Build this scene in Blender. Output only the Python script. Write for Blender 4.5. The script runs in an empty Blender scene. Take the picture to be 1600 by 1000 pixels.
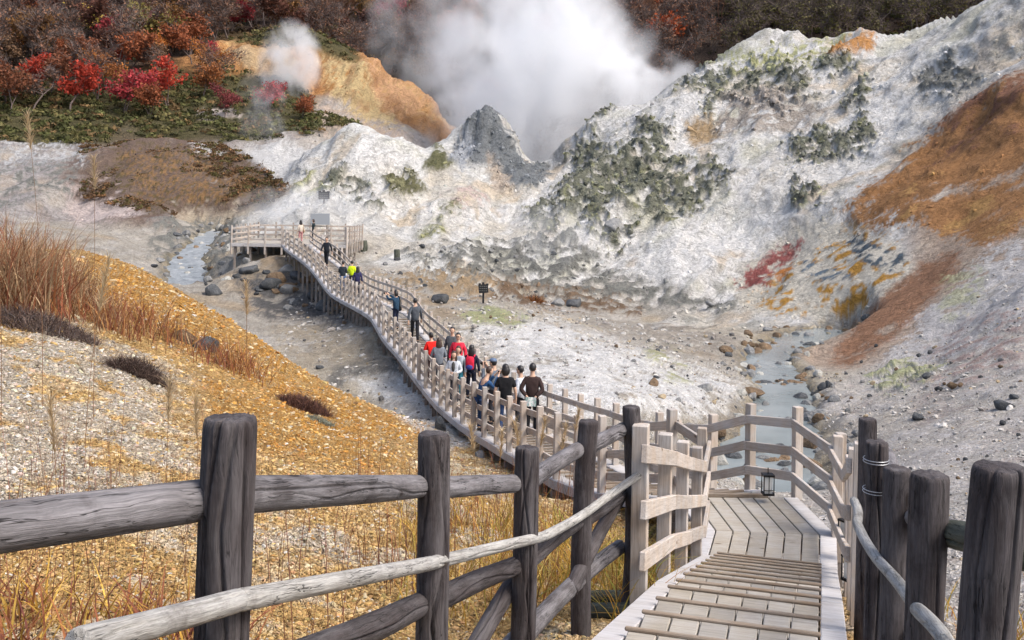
import bpy, bmesh, math, random
import numpy as np
from mathutils import Vector, Matrix, Quaternion

scene = bpy.context.scene
COL = scene.collection
rng = np.random.default_rng(7)
random.seed(7)

# ------------------------------------------------------------------ camera
ROLL = math.radians(1.0)
F = 1600.0          # focal length in pixels of the 1600 px wide photograph
HX, HY = 800.0, 300.0   # principal point (level camera, shifted lens)
cam_data = bpy.data.cameras.new('camera')
cam_data.sensor_width = 36.0
cam_data.lens = 36.0
cam_data.shift_y = -0.125
cam_data.clip_start = 0.05
cam_data.clip_end = 2000.0
cam = bpy.data.objects.new('camera', cam_data)
COL.objects.link(cam)
cam.matrix_world = Matrix.Rotation(math.radians(90), 4, 'X') @ Matrix.Rotation(ROLL, 4, 'Z')
scene.camera = cam

# ------------------------------------------------------------------ sky and sun
SUN_EL, SUN_AZ = math.radians(52), math.radians(116)   # azimuth measured from +Y towards +X
world = bpy.data.worlds.new('World')
scene.world = world
world.use_nodes = True
wn = world.node_tree.nodes
wl = world.node_tree.links
wn.clear()
w_out = wn.new('ShaderNodeOutputWorld')
w_bg = wn.new('ShaderNodeBackground')
w_sky = wn.new('ShaderNodeTexSky')
w_sky.sky_type = 'NISHITA'
w_sky.sun_disc = False
w_sky.sun_elevation = SUN_EL
w_sky.sun_rotation = SUN_AZ
w_sky.air_density = 0.95
w_sky.dust_density = 4.5
w_sky.ozone_density = 1.0
w_bg.inputs['Strength'].default_value = 0.15
wl.new(w_sky.outputs[0], w_bg.inputs['Color'])
wl.new(w_bg.outputs[0], w_out.inputs['Surface'])

sun_data = bpy.data.lights.new('sun', 'SUN')
sun_data.energy = 1.45
sun_data.angle = math.radians(22)
sun_data.color = (1.0, 0.965, 0.91)
sun = bpy.data.objects.new('sun', sun_data)
COL.objects.link(sun)
sd = Vector((math.sin(SUN_AZ) * math.cos(SUN_EL), math.cos(SUN_AZ) * math.cos(SUN_EL), math.sin(SUN_EL)))
sun.rotation_euler = (-sd).to_track_quat('-Z', 'Y').to_euler()

vs = scene.view_settings
vs.view_transform = 'Standard'
vs.look = 'None'
vs.exposure = 0.86
vs.gamma = 1.0
vs.use_curve_mapping = False
scene.cycles.use_denoising = True
scene.cycles.volume_bounces = 12
scene.cycles.max_bounces = 12
scene.cycles.diffuse_bounces = 2
scene.cycles.glossy_bounces = 2
scene.cycles.transmission_bounces = 2
scene.cycles.use_adaptive_sampling = True
scene.cycles.adaptive_threshold = 0.02
scene.cycles.volume_step_rate = 1.0
scene.cycles.volume_max_steps = 128

# ------------------------------------------------------------------ projection helpers
CR, SR = math.cos(ROLL), math.sin(ROLL)

def at(px, py, d):
    """world point seen at photo pixel (px, py) when it stands d metres in front of the camera"""
    u, v = (px - HX) / F, (HY - py) / F
    return Vector(((u * CR - v * SR) * d, d, (u * SR + v * CR) * d))

def xz(px, d):
    return (px - HX) / F * d

def project(X, Y, Z):
    a, b = X / Y, Z / Y
    u = a * CR + b * SR
    v = -a * SR + b * CR
    return HX + u * F, HY - v * F

# ------------------------------------------------------------------ noise (vectorised gradient noise)
_perm = np.random.default_rng(3).permutation(256)
_perm = np.concatenate([_perm, _perm, _perm]).astype(np.int32)
_grad = np.random.default_rng(4).normal(size=(256, 3))
_grad /= np.linalg.norm(_grad, axis=1)[:, None]
_grad = _grad.astype(np.float32)
_gx, _gy, _gz = [np.ascontiguousarray(_grad[:, k]) for k in range(3)]

def noise3(x, y, z):
    x, y, z = [np.asarray(q, dtype=np.float32) for q in (x, y, z)]
    xi, yi, zi = np.floor(x), np.floor(y), np.floor(z)
    xf, yf, zf = x - xi, y - yi, z - zi
    xi, yi, zi = xi.astype(np.int32) & 255, yi.astype(np.int32) & 255, zi.astype(np.int32) & 255
    fx, fy, fz = [t * t * t * (t * (t * 6 - 15) + 10) for t in (xf, yf, zf)]
    def g(i, j, k):
        h = _perm[_perm[_perm[(xi + i) & 255] + ((yi + j) & 255)] + ((zi + k) & 255)]
        return _gx[h] * (xf - i) + _gy[h] * (yf - j) + _gz[h] * (zf - k)
    x00 = g(0, 0, 0) * (1 - fx) + g(1, 0, 0) * fx
    x10 = g(0, 1, 0) * (1 - fx) + g(1, 1, 0) * fx
    x01 = g(0, 0, 1) * (1 - fx) + g(1, 0, 1) * fx
    x11 = g(0, 1, 1) * (1 - fx) + g(1, 1, 1) * fx
    return ((x00 * (1 - fy) + x10 * fy) * (1 - fz) + (x01 * (1 - fy) + x11 * fy) * fz) * 1.6

def fbm(P, scale, octaves=4, gain=0.5, off=0.0):
    s, a, t = 0.0, 1.0, 0.0
    for o in range(octaves):
        f = scale * 2.03 ** o
        s = s + a * noise3(P[..., 0] * f + off + o * 17.3, P[..., 1] * f + off * 1.7 + 5.1, P[..., 2] * f - off + 9.7)
        t += a
        a *= gain
    return s / t * 1.3

def ridged(P, scale, octaves=4, off=0.0):
    s, a, t = 0.0, 1.0, 0.0
    for o in range(octaves):
        f = scale * 2.1 ** o
        n = 1 - np.abs(noise3(P[..., 0] * f + off + o * 7.3, P[..., 1] * f + off, P[..., 2] * f - off)) * 1.6
        s = s + a * n
        t += a
        a *= 0.5
    return s / t

def sstep(a, b, x):
    t = np.clip((x - a) / (b - a), 0, 1)
    return t * t * (3 - 2 * t)

# ------------------------------------------------------------------ object helpers
def tag(o, label=None, cat=None, group=None, kind=None):
    if label: o['label'] = label
    if cat: o['category'] = cat
    if group: o['group'] = group
    if kind: o['kind'] = kind
    return o

def link(name, me, mat=None, parent=None, mw=None):
    o = bpy.data.objects.new(name, me)
    COL.objects.link(o)
    if mat is not None and not me.materials:
        me.materials.append(mat)
    if parent is not None:
        o.parent = parent
    if mw is not None:
        o.matrix_basis = mw
    return o

def empty(name, loc=(0, 0, 0), rz=0.0):
    o = bpy.data.objects.new(name, None)
    o.empty_display_size = 0.2
    COL.objects.link(o)
    o.location = loc
    o.rotation_euler = (0, 0, rz)
    return o

def mesh_np(name, V, Fq, smooth=True, attrs=None):
    """V (n,3), Fq (m,k) with k 3 or 4"""
    V = np.ascontiguousarray(V, dtype=np.float32)
    Fq = np.ascontiguousarray(Fq, dtype=np.int32)
    me = bpy.data.meshes.new(name)
    m, k = Fq.shape
    me.vertices.add(len(V)); me.vertices.foreach_set('co', V.ravel())
    me.loops.add(m * k); me.loops.foreach_set('vertex_index', Fq.ravel())
    me.polygons.add(m)
    me.polygons.foreach_set('loop_start', np.arange(0, m * k, k, dtype=np.int32))
    me.polygons.foreach_set('loop_total', np.full(m, k, dtype=np.int32))
    me.polygons.foreach_set('use_smooth', np.full(m, bool(smooth)))
    me.update(calc_edges=True)
    for an, (dt, data) in (attrs or {}).items():
        at_ = me.attributes.new(an, dt, 'POINT')
        if dt == 'FLOAT_COLOR':
            at_.data.foreach_set('color', np.ascontiguousarray(data, dtype=np.float32).ravel())
        else:
            at_.data.foreach_set('value', np.ascontiguousarray(data, dtype=np.float32).ravel())
    return me

_beam_cache = {}
def beam_mesh(L, w, h, b=0.006):
    """a bevelled timber along local X, from 0 to L, centred on y and z"""
    key = (round(L, 3), round(w, 3), round(h, 3), round(b, 4))
    if key in _beam_cache: return _beam_cache[key]
    V = []
    for x, i in ((0, 1), (b, 0), (L - b, 0), (L, 1)):
        iw, ih = w / 2 - (b if i else 0), h / 2 - (b if i else 0)
        bb = b if not i else b * 0.4
        V += [(x, -iw + bb, -ih), (x, iw - bb, -ih), (x, iw, -ih + bb), (x, iw, ih - bb),
              (x, iw - bb, ih), (x, -iw + bb, ih), (x, -iw, ih - bb), (x, -iw, -ih + bb)]
    faces = []
    for r in range(3):
        for k in range(8):
            a, c = r * 8 + k, r * 8 + (k + 1) % 8
            faces.append((a, c, c + 8, a + 8))
    faces.append(tuple(reversed(range(8)))); faces.append(tuple(range(24, 32)))
    me = bpy.data.meshes.new('timber')
    me.from_pydata(V, [], [f[::-1] for f in faces])
    me.update()
    _beam_cache[key] = me
    return me

def beam(name, p0, p1, w, h, mat, parent, up=Vector((0, 0, 1)), b=0.006):
    p0, p1 = Vector(p0), Vector(p1)
    x = (p1 - p0); L = x.length; x = x / L
    y = up.cross(x)
    if y.length < 1e-4: y = Vector((0, 1, 0)).cross(x)
    y.normalize(); z = x.cross(y)
    me = beam_mesh(L, w, h, b)
    me2 = me
    if me.materials and me.materials[0] != mat:
        key = (me.name, mat.name)
        if key not in _beam_cache:
            c = me.copy(); c.materials.clear(); c.materials.append(mat); _beam_cache[key] = c
        me2 = _beam_cache[key]
    mw = Matrix(((x.x, y.x, z.x, p0.x), (x.y, y.y, z.y, p0.y), (x.z, y.z, z.z, p0.z), (0, 0, 0, 1)))
    return link(name, me2, mat, parent, mw)

def prism(name, top, thick, mat, parent, b=0.0):
    """a board given by its 4 top corners (counter-clockwise seen from above), thickness downwards"""
    c = sum((Vector(p) for p in top), Vector()) / 4
    e = (Vector(top[1]) - Vector(top[0])) + (Vector(top[2]) - Vector(top[3]))
    x = e.normalized(); z = Vector((0, 0, 1)); y = z.cross(x).normalized(); z = x.cross(y)
    M = Matrix(((x.x, y.x, z.x, c.x), (x.y, y.y, z.y, c.y), (x.z, y.z, z.z, c.z), (0, 0, 0, 1)))
    Mi = M.inverted()
    t = [Mi @ Vector(p) for p in top]
    bb = 0.006
    V = [(p.x * (1 - bb / max(abs(p.x), .02)), p.y * (1 - bb / max(abs(p.y), .02)), p.z) for p in t]
    V += [(p.x, p.y, p.z - bb) for p in t] + [(p.x, p.y, p.z - thick) for p in t]
    faces = [(0, 1, 2, 3), (11, 10, 9, 8)]
    for k in range(4):
        n = (k + 1) % 4
        faces += [(k, k + 4, n + 4, n), (k + 4, k + 8, n + 8, n + 4)]
    me = bpy.data.meshes.new('board'); me.from_pydata(V, [], faces); me.update()
    return link(name, me, mat, parent, M)

# ------------------------------------------------------------------ materials
class NT:
    def __init__(s, name):
        s.m = bpy.data.materials.new(name); s.m.use_nodes = True
        s.t = s.m.node_tree; s.n = s.t.nodes; s.l = s.t.links
        s.n.clear()
        s.out = s.n.new('ShaderNodeOutputMaterial')
    def node(s, kind, **kw):
        o = s.n.new(kind)
        for k, v in kw.items():
            if k.startswith('i_'):
                key = k[2:]
                key = int(key) if key.isdigit() else key.replace('_', ' ')
                s.set(o.inputs[key], v)
            else: setattr(o, k, v)
        return o
    def set(s, inp, v):
        if isinstance(v, bpy.types.NodeSocket): s.l.new(v, inp)
        else: inp.default_value = v
    def math(s, op, a, b=None, clamp=False):
        o = s.n.new('ShaderNodeMath'); o.operation = op; o.use_clamp = clamp
        s.set(o.inputs[0], a)
        if b is not None: s.set(o.inputs[1], b)
        return o.outputs[0]
    def mix(s, fac, a, b, mode='MIX'):
        o = s.n.new('ShaderNodeMix'); o.data_type = 'RGBA'; o.blend_type = mode
        s.set(o.inputs[0], fac); s.set(o.inputs[6], a); s.set(o.inputs[7], b)
        return o.outputs[2]
    def ramp(s, fac, stops):
        o = s.n.new('ShaderNodeValToRGB'); s.set(o.inputs[0], fac)
        el = o.color_ramp.elements
        while len(el) < len(stops): el.new(0.5)
        for e, (p, c) in zip(el, stops):
            e.position = p; e.color = (c[0], c[1], c[2], 1) if hasattr(c, '__len__') else (c, c, c, 1)
        return o.outputs[0]
    def noise(s, vec, scale, detail=4, rough=0.55, dist=0.0):
        o = s.node('ShaderNodeTexNoise', i_Scale=scale, i_Detail=detail, i_Roughness=rough, i_Distortion=dist)
        s.l.new(vec, o.inputs['Vector']); return o.outputs[0]
    def voro(s, vec, scale, feature='F1', out=0):
        o = s.node('ShaderNodeTexVoronoi', feature=feature, i_Scale=scale)
        s.l.new(vec, o.inputs['Vector']); return o.outputs[out]
    def mapping(s, vec, scale=(1, 1, 1), loc=(0, 0, 0)):
        o = s.n.new('ShaderNodeMapping'); s.l.new(vec, o.inputs[0])
        o.inputs['Scale'].default_value = scale
        if isinstance(loc, bpy.types.NodeSocket): s.l.new(loc, o.inputs['Location'])
        else: o.inputs['Location'].default_value = loc
        return o.outputs[0]
    def bump(s, h, strength, dist, normal=None):
        o = s.node('ShaderNodeBump', i_Strength=strength, i_Distance=dist)
        s.l.new(h, o.inputs['Height'])
        if normal is not None: s.l.new(normal, o.inputs['Normal'])
        return o.outputs[0]
    def bsdf(s, color, rough=0.9, normal=None, spec=0.3, **kw):
        o = s.n.new('ShaderNodeBsdfPrincipled')
        s.set(o.inputs['Base Color'], color if not isinstance(color, tuple) or len(color) == 4 else (*color, 1))
        s.set(o.inputs['Roughness'], rough)
        o.inputs['Specular IOR Level'].default_value = spec
        if normal is not None: s.l.new(normal, o.inputs['Normal'])
        for k, v in kw.items(): s.set(o.inputs[k.replace('_', ' ')], v)
        s.l.new(o.outputs[0], s.out.inputs['Surface'])
        return o

def rgb(*c): return (c[0], c[1], c[2], 1.0)

def plain(name, c, rough=0.8, var=0.15, scale=30.0, spec=0.3, metal=0.0):
    t = NT(name)
    tc = t.node('ShaderNodeTexCoord').outputs['Object']
    n = t.noise(tc, scale, 3)
    k = t.math('MULTIPLY_ADD', n, 2 * var); t.n[-1].inputs[2].default_value = 1 - var
    cm = t.mix(1.0, rgb(*c), t.ramp(k, [(0, 0.0), (1, 1.0)]), 'MULTIPLY')
    t.bsdf(cm, rough, t.bump(n, 0.2, 0.01), spec, Metallic=metal)
    return t.m

def mat_lumber(name, c, grey=(0.42, 0.41, 0.42), stain=0.5):
    t = NT(name)
    tc = t.node('ShaderNodeTexCoord').outputs['Object']
    oi = t.node('ShaderNodeObjectInfo')
    loc = t.node('ShaderNodeCombineXYZ')
    r10 = t.math('MULTIPLY', oi.outputs['Random'], 37.0)
    t.l.new(r10, loc.inputs[0]); t.l.new(t.math('MULTIPLY', oi.outputs['Random'], 91.0), loc.inputs[1])
    v = t.mapping(tc, (1, 1, 1), loc.outputs[0])
    grain = t.noise(t.mapping(v, (1.2, 26, 26)), 2.2, 5, 0.65, 0.6)
    fine = t.noise(t.mapping(v, (4, 150, 150)), 1.5, 3, 0.6)
    blot = t.noise(v, 3.0, 4, 0.6)
    knot = t.voro(t.mapping(v, (1.6, 5.0, 5.0)), 1.0)
    base = t.mix(t.ramp(blot, [(0.35, 0.0), (0.68, 1.0)]), rgb(*c), rgb(*grey))
    g = t.ramp(grain, [(0.25, 0.62), (0.5, 0.95), (0.75, 1.12)])
    col = t.mix(1.0, base, g, 'MULTIPLY')
    col = t.mix(0.5, col, t.ramp(fine, [(0.3, 0.7), (0.7, 1.1)]), 'MULTIPLY')
    kn = t.ramp(knot, [(0.05, 0.0), (0.11, 1.0)])
    col = t.mix(t.math('SUBTRACT', 1.0, kn), col, rgb(c[0] * .35, c[1] * .28, c[2] * .24))
    dirt = t.noise(t.node('ShaderNodeNewGeometry').outputs['Position'], 2.3, 6, .7)
    col = t.mix(t.ramp(dirt, [(0.52, 0.0), (0.72, .45)]), col, rgb(c[0] * .55, c[1] * .5, c[2] * .45))
    pv = t.math('MULTIPLY_ADD', oi.outputs['Random'], 0.38); t.n[-1].inputs[2].default_value = 0.76
    col = t.mix(1.0, col, t.ramp(pv, [(0, 0.0), (1, 1.0)]), 'MULTIPLY')
    st = t.noise(t.mapping(v, (0.7, 6, 6)), 1.6, 5, 0.7)
    col = t.mix(t.math('MULTIPLY', t.ramp(st, [(0.56, 0.0), (0.75, 1.0)]), stain), col, rgb(c[0] * .5, c[1] * .46, c[2] * .42))
    h = t.math('ADD', grain, t.math('MULTIPLY', fine, 0.6))
    t.bsdf(col, 0.85, t.bump(h, 0.45, 0.004), 0.25)
    return t.m

def mat_log(name, dark, light, amount):
    """weathered round timber; local X runs along the log"""
    t = NT(name)
    tc = t.node('ShaderNodeTexCoord').outputs['Object']
    oi = t.node('ShaderNodeObjectInfo')
    loc = t.node('ShaderNodeCombineXYZ')
    t.l.new(t.math('MULTIPLY', oi.outputs['Random'], 53.0), loc.inputs[0])
    v = t.mapping(tc, (1, 1, 1), loc.outputs[0])
    warp = t.noise(v, 5.0, 2)
    wv = t.node('ShaderNodeCombineXYZ')
    t.l.new(t.math('MULTIPLY', warp, 0.028), wv.inputs[1]); t.l.new(t.math('MULTIPLY', warp, 0.024), wv.inputs[2])
    va = t.node('ShaderNodeVectorMath', operation='ADD'); t.l.new(v, va.inputs[0]); t.l.new(wv.outputs[0], va.inputs[1])
    v2 = va.outputs[0]
    grain = t.noise(t.mapping(v2, (1.4, 38, 38)), 2.0, 6, 0.7, 0.4)
    fine = t.noise(t.mapping(v2, (5, 170, 170)), 2.0, 3, 0.7)
    blot = t.noise(v, 6.0, 5, 0.65)
    blot2 = t.noise(t.mapping(v, (1, 4, 4)), 3.0, 5, 0.7)
    base = t.mix(t.ramp(blot2, [(0.5 - amount * .25, 0.0), (0.85 - amount * .3, 1.0)]), rgb(*dark), rgb(*light))
    col = t.mix(1.0, base, t.ramp(grain, [(0.28, 0.45), (0.5, 1.0), (0.72, 1.35)]), 'MULTIPLY')
    col = t.mix(0.7, col, t.ramp(fine, [(0.3, 0.6), (0.7, 1.25)]), 'MULTIPLY')
    col = t.mix(t.ramp(blot, [(0.54, 0.0), (0.7, 0.7)]), col, rgb(dark[0] * .45, dark[1] * .42, dark[2] * .42))
    kd = t.voro(t.mapping(v, (2.6, 7, 7)), 1.0)
    rings = t.math('SINE', t.math('MULTIPLY', kd, 60.0))
    kz = t.ramp(kd, [(0.12, 1.0), (0.34, 0.0)])
    col = t.mix(t.math('MULTIPLY', kz, t.ramp(rings, [(0.3, 0.0), (0.9, 0.45)])), col, rgb(*[x * .4 for x in dark]))
    kn = t.ramp(kd, [(0.07, 1.0), (0.12, 0.0)])
    col = t.mix(kn, col, rgb(dark[0] * .3, dark[1] * .25, dark[2] * .22))
    chk = t.noise(t.mapping(v2, (0.5, 9, 9)), 3.0, 4, 0.6)
    line = t.ramp(t.math('ABSOLUTE', t.math('SUBTRACT', chk, 0.5)), [(0.0, .9), (0.004, .8), (0.010, 0.0)])
    chk2 = t.noise(v, 2.5, 2)
    line = t.math('MULTIPLY', line, t.ramp(chk2, [(0.46, 0.0), (0.56, 1.0)]))
    col = t.mix(line, col, rgb(0.012, 0.010, 0.010))
    h = t.math('ADD', t.math('MULTIPLY', grain, 1.0), t.math('MULTIPLY', fine, 0.5))
    h = t.math('SUBTRACT', h, t.math('MULTIPLY', line, 1.2))
    t.bsdf(col, 0.8, t.bump(h, 0.7, 0.006), 0.3)
    return t.m

MAT = {}
MAT['lumber'] = mat_lumber('weathered_lumber', (0.50, 0.41, 0.33), (0.53, 0.50, 0.475))
MAT['deck'] = mat_lumber('deck_boards', (0.38, 0.34, 0.28), (0.42, 0.395, 0.36), 0.5)
MAT['margin'] = mat_lumber('pale_edge_boards', (0.50, 0.475, 0.46), (0.54, 0.53, 0.535), 0.4)
MAT['nosing'] = mat_lumber('step_nosing', (0.27, 0.20, 0.14), (0.34, 0.29, 0.24), 0.6)
MAT['support'] = mat_lumber('support_timber', (0.24, 0.19, 0.15), (0.33, 0.31, 0.30), 0.7)
MAT['log'] = mat_log('dark_weathered_log', (0.050, 0.040, 0.040), (0.125, 0.115, 0.118), 0.4)
MAT['log_grey'] = mat_log('grey_weathered_log', (0.085, 0.075, 0.076), (0.21, 0.20, 0.208), 0.7)
MAT['log_pale'] = mat_log('bleached_handrail', (0.24, 0.225, 0.20), (0.40, 0.39, 0.37), 1.0)
MAT['log_mossy'] = mat_log('mossy_log', (0.06, 0.066, 0.05), (0.13, 0.14, 0.11), 0.4)
# ------------------------------------------------------------------ terrain: control points (pixel column, pixel row, metres away, class)
# classes: S near ochre slope, F valley floor, C white cliff, M white mound, B brown hill, W pale terraces,
#          V green scrub, O orange bluff, T forest floor, R right gravel slope, N rust-brown slope
CP = [
 # near slope left of the stairs
 (0,1000,4.8,'S'),(250,1000,5.2,'S'),(500,1000,6.0,'S'),(750,1000,6.9,'S'),(930,950,8.0,'S'),(-300,1000,4.2,'S'),
 (0,850,6.5,'S'),(250,850,7.5,'S'),(500,850,8.5,'S'),(750,850,9.8,'S'),(900,850,10.5,'S'),(1010,850,11.5,'S'),
 (0,700,9.5,'S'),(250,700,11.5,'S'),(500,720,13,'S'),(700,760,13.7,'S'),(850,790,14.8,'S'),(960,800,15.5,'S'),
 (0,560,14,'S'),(200,580,16.5,'S'),(400,640,18,'S'),(560,690,19,'S'),(700,735,19.5,'S'),
 (0,460,20,'S'),(60,405,26,'S'),(140,392,28.5,'S'),(200,412,29.5,'S'),(250,440,30,'S'),(330,490,30,'S'),(420,548,29.5,'S'),(520,602,28.5,'S'),(600,645,27.2,'S'),(680,690,25.5,'S'),
 (-400,700,9,'S'),(-400,480,18,'S'),(-400,340,30,'S'),(-200,370,28,'S'),
 (150,490,22,'S'),(280,560,22,'S'),(420,620,22,'S'),
 # valley floor
 (620,600,38,'F'),(560,560,43,'F'),(500,520,50,'F'),(450,482,62,'F'),(380,452,71,'F'),(330,445,73,'F'),(300,402,84,'F'),(372,396,72.5,'F'),(385,400,70.3,'F'),(412,402,70,'F'),(452,404,69.5,'F'),(440,400,71,'F'),(425,425,67,'F'),(395,385,78,'F'),(330,372,95,'F'),(400,402,73,'F'),(500,403,75,'F'),(570,398,78,'F'),
 (760,487,52,'F'),(900,492,62,'F'),(720,494,47,'F'),(850,540,42,'F'),(780,522,43,'F'),(900,600,33,'F'),(1000,560,42,'F'),(1000,620,32,'F'),(1100,600,42,'F'),(1150,522,60,'F'),(1150,645,38,'F'),(1050,690,25,'F'),(1100,730,25,'F'),
 (1230,600,46,'F'),(1200,562,54,'F'),(1255,518,65,'F'),(1220,680,36,'F'),(1180,735,31.5,'F'),(1250,775,27,'F'),
 (640,470,54,'F'),(680,450,60,'F'),(620,430,66,'F'),(700,450,72,'F'),(760,470,70,'F'),(650,402,76,'M'),(750,412,80,'M'),(600,392,77,'M'),
 (60,365,80,'F'),(150,385,78,'F'),(220,392,76,'F'),(250,375,86,'F'),
 # right side gravel slope
 (1300,640,40,'R'),(1300,765,26,'R'),(1400,705,30,'R'),(1350,600,45,'R'),(1500,700,27,'R'),(1600,700,24,'R'),(1500,800,18,'R'),(1600,800,17,'R'),(1420,805,20,'R'),(1600,900,10.5,'R'),(1500,950,9.2,'R'),(1600,600,34,'R'),(1450,580,46,'R'),(1500,520,52,'R'),(1600,520,42,'R'),(1600,450,50,'R'),
 (2000,600,30,'R'),(2000,800,15,'R'),(2000,430,45,'R'),(2000,200,68,'N'),(1800,700,21,'R'),(1780,400,52,'N'),
 # rust slope and white cliff
 (1310,560,56,'N'),(1400,500,58,'N'),(1450,430,64,'N'),(1500,350,70,'N'),(1600,330,64,'N'),(1600,130,82,'N'),(1540,200,84,'N'),(1450,270,82,'N'),(1400,320,78,'C'),(1340,400,72,'C'),(1300,482,70,'C'),
 (1150,482,78,'C'),(1000,478,82,'F'),(900,472,80,'F'),(820,468,80,'F'),
 (1200,420,84,'C'),(1100,420,86,'C'),(1000,400,90,'C'),(900,400,90,'C'),(830,400,88,'C'),(800,340,98,'C'),
 (1250,330,90,'C'),(1150,340,93,'C'),(1050,320,96,'C'),(950,320,97,'C'),(870,300,103,'C'),
 (1350,220,95,'C'),(1250,200,102,'C'),(1150,220,105,'C'),(1050,220,107,'C'),(960,230,110,'C'),(905,240,113,'C'),
 (1450,130,98,'C'),(1350,110,108,'C'),(1250,110,113,'C'),(1150,130,116,'C'),(1060,150,118,'C'),(1000,172,119,'C'),(950,190,118,'C'),
 (860,272,112,'C'),(900,232,116,'C'),(940,163,121,'C'),(1010,148,126,'C'),(1060,115,128,'C'),(1100,97,130,'C'),(1200,50,134,'C'),(1290,60,130,'C'),(1390,46,122,'C'),(1480,22,114,'C'),(1540,6,108,'C'),(1600,-25,100,'C'),(1700,-70,95,'C'),(1600,45,92,'C'),(1900,-60,88,'C'),
 # white mound and peak
 (455,275,100,'M'),(500,245,104,'M'),(560,222,107,'M'),(620,226,108,'M'),(690,234,108,'M'),(660,280,100,'M'),(560,280,98,'M'),(480,310,92,'M'),(600,340,88,'M'),(700,340,90,'M'),(760,330,95,'M'),(540,345,84,'M'),(420,335,88,'M'),(375,348,90,'M'),
 (708,236,113,'M'),(738,206,117,'M'),(765,196,119,'M'),(778,215,119,'M'),(800,235,120,'M'),(825,262,119,'M'),(755,265,110,'M'),(800,300,104,'M'),(842,270,118,'M'),
 # left middle ground
 (400,238,120,'W'),(440,290,104,'W'),(440,246,122,'W'),(500,225,127,'W'),(560,212,136,'W'),(600,207,145,'W'),
 (170,238,112,'B'),(250,216,118,'B'),(330,225,116,'B'),(400,270,108,'B'),(150,280,102,'B'),(250,280,102,'B'),(350,300,98,'B'),(130,330,94,'W'),(230,340,92,'B'),(300,350,94,'F'),(350,330,98,'F'),
 (60,300,100,'W'),(60,242,116,'W'),(0,230,120,'W'),(0,330,90,'W'),(-400,300,100,'W'),(-400,200,130,'V'),
 (0,207,128,'V'),(100,202,130,'V'),(250,195,134,'V'),(400,202,137,'V'),(480,192,141,'V'),
 (0,165,142,'V'),(150,165,142,'V'),(300,160,146,'V'),(420,163,149,'V'),(510,180,151,'V'),
 (0,80,175,'T'),(150,80,175,'T'),(300,85,178,'T'),(0,0,215,'T'),(150,0,215,'T'),(300,12,220,'T'),(0,-80,260,'T'),(300,-80,270,'T'),(-400,0,215,'T'),(-400,-100,270,'T'),
 # orange bluff
 (380,135,159,'V'),(450,152,158,'V'),(520,187,157,'W'),(580,202,156,'W'),(640,207,155,'W'),
 (345,78,172,'O'),(400,62,176,'V'),(440,45,178,'V'),(480,40,180,'V'),(530,70,180,'V'),(580,100,180,'O'),(640,135,180,'O'),(670,157,178,'O'),
 (400,98,167,'O'),(500,112,168,'O'),(560,142,167,'O'),(620,168,167,'O'),
 (480,20,235,'T'),(600,45,230,'T'),(700,70,222,'T'),(800,80,217,'T'),(900,70,217,'T'),(1000,70,217,'T'),(1100,60,207,'T'),(1200,20,222,'T'),(1400,0,227,'T'),(1550,-20,227,'T'),(1700,-40,220,'T'),
 (480,-80,300,'T'),(800,-80,300,'T'),(1100,-80,300,'T'),(1500,-80,290,'T'),(1900,-80,280,'T'),
]
# points known by height instead of pixel row: (pixel column, metres away, height, class)
CPZ = [
 (600,4.0,-2.15,'S'),(850,5.6,-2.62,'S'),(960,7.2,-3.0,'S'),
 (1250,4.5,-2.35,'S'),(1250,7.5,-3.3,'S'),(1220,10,-4.1,'S'),(1150,12.5,-4.75,'S'),(1250,13.5,-5.2,'R'),(1500,5,-2.5,'R'),(2000,4,-1.9,'R'),(1500,12.5,-4.4,'R'),(1350,14,-5.0,'R'),(1180,17,-5.6,'F'),(1300,19,-6.2,'R'),
 (1000,16.2,-5.2,'S'),(880,18.6,-5.7,'S'),(799,22.3,-6.0,'S'),(900,23,-6.0,'F'),(728,27,-6.5,'F'),(800,28,-6.5,'F'),(690,31,-6.82,'F'),(760,36,-6.5,'F'),(655,34.5,-6.75,'F'),(617,40,-6.65,'F'),(690,41,-6.3,'F'),(586,45,-6.2,'F'),(545,53,-6.7,'F'),(513,58,-7.1,'F'),(480,64,-6.4,'F'),(550,60,-6.5,'F'),
 (140,37,-4.6,'F'),(250,39,-5.6,'F'),(330,39,-6.4,'F'),(420,37,-6.95,'F'),(520,35,-7.15,'F'),(610,32,-7.2,'F'),(0,40,-3.5,'F'),(0,55,-4.2,'F'),(200,55,-5.6,'F'),(350,55,-6.8,'F'),(-400,42,-1.5,'F'),(-400,65,-2.5,'F'),
 (860,135,-2,'T'),(940,142,1,'T'),(1100,157,8,'T'),(1300,165,11,'T'),(1540,155,14,'T'),(1750,150,20,'T'),(700,150,-1,'T'),(790,150,-3,'T'),(650,140,1,'W'),(900,158,-1,'T'),(700,128,1,'T'),(560,122,2.5,'M'),(620,125,1.5,'M'),
 (480,195,27,'T'),(580,197,20,'T'),(670,197,14,'T'),(700,195,11,'T'),(850,190,8,'T'),(1000,185,10,'T'),(1200,190,18,'T'),(1400,188,20,'T'),(1550,185,22,'T'),(250,128,5.0,'B'),
 (800,430,128,'T'),(-500,430,130,'T'),(2100,430,120,'T'),(1300,430,125,'T'),(300,430,128,'T'),
]
CPZ += [(p, d, z, 'S' if p < 1300 else 'R') for d, z in ((0.72, -1.6), (1.2, -1.62), (2.0, -1.72), (3.0, -1.92)) for p in (-500, -100, 200, 500, 800, 1100, 1400, 1700, 2000)]
cps, cls = [], []
for (px, py, d, c) in CP:
    p = at(px, py, d); cps.append((p.x / p.y, math.log(p.y), p.z)); cls.append(c)
for (px, d, z, c) in CPZ:
    cps.append(((px - HX) / F, math.log(d), z)); cls.append(c)
cps = np.array(cps)
KX = 1.15
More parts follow.
